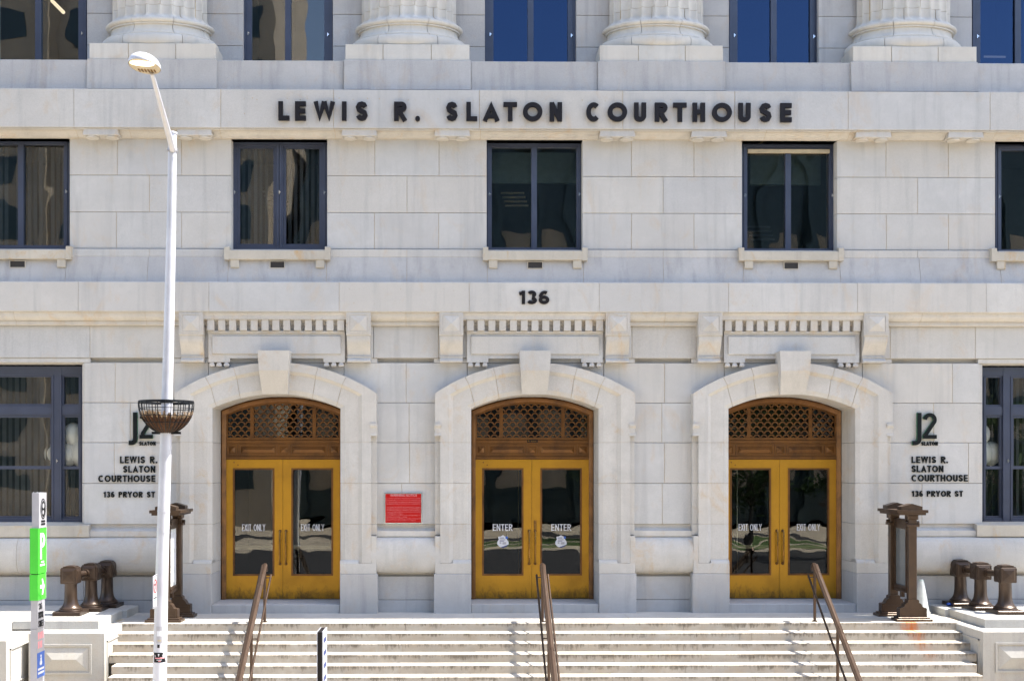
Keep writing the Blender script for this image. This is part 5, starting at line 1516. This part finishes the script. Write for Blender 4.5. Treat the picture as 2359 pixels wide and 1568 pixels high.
sticker('sticker', 'black sticker with a white butterfly and pink script low on the lamp post', 1499.5, 1522, -42, 68, 'black',
        [(-2, 8, 1503, 1505), (0, 5, 1505, 1508), (32, 44, 1504, 1510), (-28, -20, 1504.5, 1509), (-24, 52, 1511.5, 1513.4, 'pink') if 0 else (-24, 12, 1511.8, 1513.2)][0:0]+
        [(-2, 10, 1502.5, 1505, 'whitetext'), (1, 6, 1505, 1508, 'whitetext'), (34, 46, 1504, 1510, 'grey'), (-30, -22, 1505, 1510, 'grey'), (-26, 14, 1511, 1513.2, 'pink'), (16, 50, 1510.2, 1513, 'pink'), (-14, 30, 1515.5, 1516.8, 'whitetext'), (0, 22, 1518, 1519.4, 'pink')])
sticker('sticker', 'small dark grey square label above the black sticker on the lamp post', 1481, 1488.5, -10, 10, 'letter')
sticker('sticker', 'torn pale sticker remains on the lamp post above the dark square', 1440, 1477, -22, 30, 'grey', [(-16, 26, 1450, 1462, 'whitetext'), (-10, 20, 1470, 1474, 'cream')])

# ================================================================== wayfinding pylon
YW_ = -6.1; s7 = (YW_-CY)/F
py = thing('wayfinding_pylon', 'slim grey street pylon with bright green parking panels at lower left', 'sign', (P(92, 1700, YW_)[0], YW_, GZ))
def pyl(nm, a, b, y1_, y0_, depth, mat, yo=0, par=None):
    x0, x1 = P(a, y1_, YW_)[0], P(b, y1_, YW_)[0]
    return part(nm, MB().box(x0, x1, YW_-yo, YW_+depth, P(b, y0_, YW_)[1], P(b, y1_, YW_)[1]), mat, par or py)
pyl('column', 73.5, 89.5, 1134.5, 1216, .30, 'grey')
for u in (77, 86): part('cap_screw', MB().tube([pp(u, 1134, YW_+.05), pp(u, 1132, YW_+.05)], .008, 8), 'grey', py)
pyl('green_panel', 69.5, 88.5, 1216, 1321, .31, 'green', .015)
pyl('green_panel', 69, 87.5, 1323, 1382, .31, 'green', .015)
pyl('column', 72, 87, 1321, 1323, .29, 'black'); 
pyl('column', 71, 86, 1382, 1447, .29, 'grey')
pyl('column', 70, 84.8, 1448, 1860, .29, 'grey')
def side(a, d, py_, u=None): return None
def fx(edge, off=.003): return P(edge, 1300, YW_)[0]+off
def sidebox(nm, edge, y1_, y0_, u0, u1, mat, off=.003):
    x = P(edge, y1_, YW_)[0]
    part(nm, MB().box(x-.004, x+off, YW_+u0*.30, YW_+u1*.30, P(edge, y0_, YW_)[1], P(edge, y1_, YW_)[1]), mat, py)
def sideletters(text, edge, y1_, y0_, u0, u1, t, mat, off=.004):
    x = P(edge, y1_, YW_)[0]; zb_ = P(edge, y0_, YW_)[1]; h_ = P(edge, y1_, YW_)[1]-zb_
    for c, u, w_ in word(text, u0*.30, u1*.30, h_, t, .12):
        part('letter', letter_mb(c, w_, h_, t, lambda a_, b_, d_: (x+d_, YW_+u+a_, zb_+b_), off), [mat, mat], py)
for y1_, y0_, rt in ((1216, 1321, 88.5), (1323, 1382, 87.5)):
    xa_, xb_ = P(69, 1300, YW_)[0], P(rt, 1300, YW_)[0]
    part('back_cover', MB().box(xa_-.001, xb_-.001, YW_+.311, YW_+.322, P(88, y0_, YW_)[1], P(88, y1_, YW_)[1]), 'grey', py)
# seal
def disc(edge, yc, rz, u, ru, mat, off):
    x = P(edge, yc, YW_)[0]; z = P(edge, yc, YW_)[1]; vs = [(x+off, YW_+.30*u+ru*.30*cos(2*pi*k/28), z+rz*s7*sin(2*pi*k/28)) for k in range(28)]
    part('seal', MB_from(vs+[(x-.002, y, z_) for _, y, z_ in vs], [tuple(range(28))]+[(k, (k+1) % 28, 28+(k+1) % 28, 28+k) for k in range(28)]), mat, py)
disc(89.5, 1172, 24, .55, .36, 'black', .002); disc(89.5, 1172, 20.5, .55, .30, 'grey', .003); disc(89.5, 1172, 19, .55, .27, 'black', .004); disc(89.5, 1165, 6, .55, .12, 'grey', .005); disc(89.5, 1180, 5, .52, .10, 'grey', .005)
for y1_, y0_ in ((1198.5, 1203), (1205, 1209.5)):
    sidebox('print', 89.5, y1_, y0_, .28, .8, 'black')
sideletters('P', 88.5, 1228, 1288, .22, .82, .055, 'whitetext')
sidebox('print', 88.5, 1300, 1304, .2, .8, 'whitetext'); sidebox('print', 88.5, 1293, 1297, .35, .7, 'whitetext')
# arrow
x = P(87.5, 1350, YW_)[0]+.004
def ap(u, yy): return (x, YW_+u*.30, P(87.5, yy, YW_)[1])
part('arrow', MB_from([ap(.25,1348), ap(.55,1348), ap(.45,1334), ap(.58,1334), ap(.82,1352), ap(.60,1371), ap(.46,1371), ap(.58,1356), ap(.25,1356)], [(0,1,7,8), (1,2,3,4), (1,4,7), (4,5,6,7)]), 'whitetext', py)
sideletters('136', 86, 1390, 1404.5, .15, .55, .012, 'black'); sideletters('PRYOR', 86, 1410, 1424.5, .12, .72, .012, 'black'); sideletters('STREET', 86, 1430, 1444.5, .12, .80, .012, 'black')
for r_ in range(2):
    for i in range(4 if r_ == 0 else 3):
        sidebox('print', 84.8, 1457+r_*21, 1473+r_*21, .15+i*.2, .26+i*.2, 'pink')
sidebox('blue_panel', 84.8, 1504, 1562, .04, .98, 'blue', .003)
disc(84.8, 1513, 3, .5, .07, 'whitetext', .006)
sidebox('symbol', 84.8, 1517, 1527, .42, .58, 'whitetext', .006); disc(84.8, 1529, 5.5, .48, .15, 'whitetext', .0065)
for a_ in (1540, 1549): sidebox('print', 84.8, a_, a_+5, .12, .88, 'whitetext', .006)

# dark panel sign, edge on, low in the middle left
YQ = -8.0
q = thing('edge_on_sign', 'narrow street sign seen edge on at the bottom, dark edge and white face', 'sign', (P(740, 1500, YQ)[0], YQ, GZ))
x0, x1 = P(731, 1500, YQ)[0], P(742, 1500, YQ)[0]; zt_ = P(735, 1455, YQ)[1]
part('core', MB().box(x0, x1, YQ, YQ+.42, GZ, zt_), 'letter', q)
part('white_face', MB().box(x1+.0005, x1+.012, YQ-.004, YQ+.424, GZ+.1, zt_+.006), 'white', q)
part('white_face', MB().box(x0-.008, x0-.0005, YQ-.004, YQ+.424, GZ+.1, zt_+.006), 'white', q)
for i in range(5): part('print', MB().box(x1+.0125, x1+.0135, YQ+.05, YQ+.33, zt_-.15-i*.16, zt_-.09-i*.16), 'bluedark', q)

# ================================================================== balloons inside the big windows
def balloon(U, d, yF, py_, r, dep, label):
    x = U(d); y = yF+dep; z = P(1200, py_, y)[1]
    vs = MB().lathe(x, y, [(r*sin(pi*i/14)*(1-.05*(i < 5)), z-r*1.12*cos(pi*i/14)*(1.08 if i < 7 else 1)) for i in range(0, 15)], 22)
    vs.lathe(x, y, [(.02, z-r*1.25), (.012, z-r*1.19)], 8)
    solo('balloon', vs, 'balloon', label, 'balloon', (x, y, z-r*1.25), 'white balloons inside the ground floor windows', True)
BL = [(32, 999, .20, .30, 'highest white balloon behind the left ground floor window'), (12, 1044, .24, .36, 'large white balloon low against the right jamb inside the left window'),
      (44, 1046, .20, .34, 'white balloon touching the mullion low inside the left window'), (88, 1045, .19, .60, 'dim white balloon behind the blinds of the left window'), (29, 1050, .15, .62, 'small white balloon wedged between two larger ones in the left window')]
for d_, p_, r_, de, lb in BL: balloon(UL, d_, yFL, p_, r_, de if de > .5 else .115+r_+.02*(r_ < .22), lb)
for d_, p_, r_, de, lb in ((8, 999, .21, .30, 'highest white balloon behind the right ground floor window'), (12, 1043, .24, .34, 'large white balloon under the highest one in the right window'), (40, 1043, .21, .42, 'white balloon beside the mullion low in the right window')):
    balloon(UR, d_, yFR, p_, r_, .115+r_+(.08 if d_ == 40 else 0), lb)

# ================================================================== street, plaza and what the glass reflects
struct('sidewalk', MB().box(-60, 60, -8.6, -1.0, GZ-.2, GZ-.002), 'concrete')
struct('kerb', MB().box(-60, 60, -8.8, -8.604, GZ-.3, GZ), 'paving')
struct('road', MB().box(-60, 60, -18.0, -8.804, GZ-.4, GZ-.14), 'roadcon')
for y_ in (-13.3, -13.55): struct('road_marking', MB().box(-60, 60, y_, y_+.1, GZ-.15, GZ-.136), 'paint')
struct('kerb', MB().box(-60, 60, -18.2, -18.004, GZ-.3, GZ), 'paving')
struct('parking_area', MB().box(-60, 60, -37, -18.204, GZ-.2, GZ-.003), 'asphalt')
struct('plaza', MB().box(-60, 60, -60, -37.004, GZ-.2, GZ-.003), 'concrete')
struct('asphalt_strip', MB().box(-60, 60, -49, -46, GZ-.1, GZ+.004), 'asphalt')
struct('lawn', MB().box(-3, 22, -45, -39, GZ-.003, GZ+.02), 'grass')
struct('path', MB().box(-6, 40, -42.2, -41.4, GZ+.0, GZ+.026), 'concrete')
struct('ground', MB().box(-300, 300, -400, 60, GZ-1, GZ-.42), 'concrete')
def block(label, x0, x1, y, dep, h, mat, fins, win, cat='building'):
    t = thing('building', label, cat, ((x0+x1)/2, y, GZ))
    part('wall', MB().box(x0, x1, y-dep, y, GZ, h), mat, t)
    n_ = int((x1-x0)/fins); m_ = int((h-3)/3.6)
    wv = MB(); fnv = MB()
    for i in range(n_):
        a = x0+(i+.18)*(x1-x0)/n_; b = x0+(i+.82)*(x1-x0)/n_
        for j in range(m_):
            wv.box(a, b, y+.002, y+.05, 1.2+j*3.6, 3.4+j*3.6)
        fnv.box(a-.5*(x1-x0)/n_*.3-.2, a-.5*(x1-x0)/n_*.3+.3, y, y+.9, GZ, h)
    part('window', wv, win, t); part('fin', fnv, mat, t)
    part('parapet', MB().box(x0-.3, x1+.3, y-dep-.3, y+.95, h, h+1), mat, t)
block('tall beige precast office tower across the street, mirrored in the left windows', -62, -13, -58, 20, 46, 'beige', 8.0, 'tower')
block('dark glass building across the plaza behind the lawn', -12, 46, -66, 14, 28, 'tower', 3, 'beige')
block('pale office block across the street at right, mirrored in the lower right windows', 49, 78, -62, 18, 15, 'beige', 3.0, 'tower')
def tree(x, y, h, label, seed):
    random.seed(seed)
    t = thing('street_tree', label, 'tree', (x, y, GZ), 'street trees across the road')
    tr = MB().tube([(x, y, GZ), (x+.1, y, GZ+h*.3), (x-.05, y+.1, GZ+h*.55)], 1, 8, rs=[.2, .15, .1])
    for i in range(7):
        a = random.uniform(0, 6.28); tr.tube([(x, y, GZ+h*.35), (x+h*.14*cos(a), y+h*.14*sin(a), GZ+h*.5), (x+h*.26*cos(a), y+h*.26*sin(a), GZ+h*random.uniform(.6, .8))], 1, 6, rs=[.09, .06, .03])
    part('trunk', tr, 'bark', t, True)
    cr = MB()
    cl = [(random.gauss(0, h*.17), random.gauss(0, h*.17), random.uniform(.38, .95)*h, random.uniform(.5, 1.1)) for _ in range(26)]
    for i in range(3600):
        c_ = random.choice(cl); p = Vector((x+c_[0]+random.gauss(0, c_[3]*.5), y+c_[1]+random.gauss(0, c_[3]*.5), GZ+c_[2]+random.gauss(0, c_[3]*.4)))
        a = Vector((random.uniform(-1, 1), random.uniform(-1, 1), random.uniform(-1, 1))).normalized()*.11; b = a.orthogonal().normalized()*.07
        cr.add([tuple(p-a), tuple(p+b), tuple(p+a), tuple(p-b)], [(0, 1, 2, 3)])
    part('crown', cr, 'leaf', t)
tree(13.5, -28, 8, 'nearest leafy street tree across the road, mirrored in the right doors', 1)
tree(19, -31, 9, 'tall street tree right of the nearest one across the road', 2)
tree(25, -27, 7.5, 'street tree furthest right across the road', 4)
tree(10, -45, 8, 'street tree standing on the lawn across the road', 5)
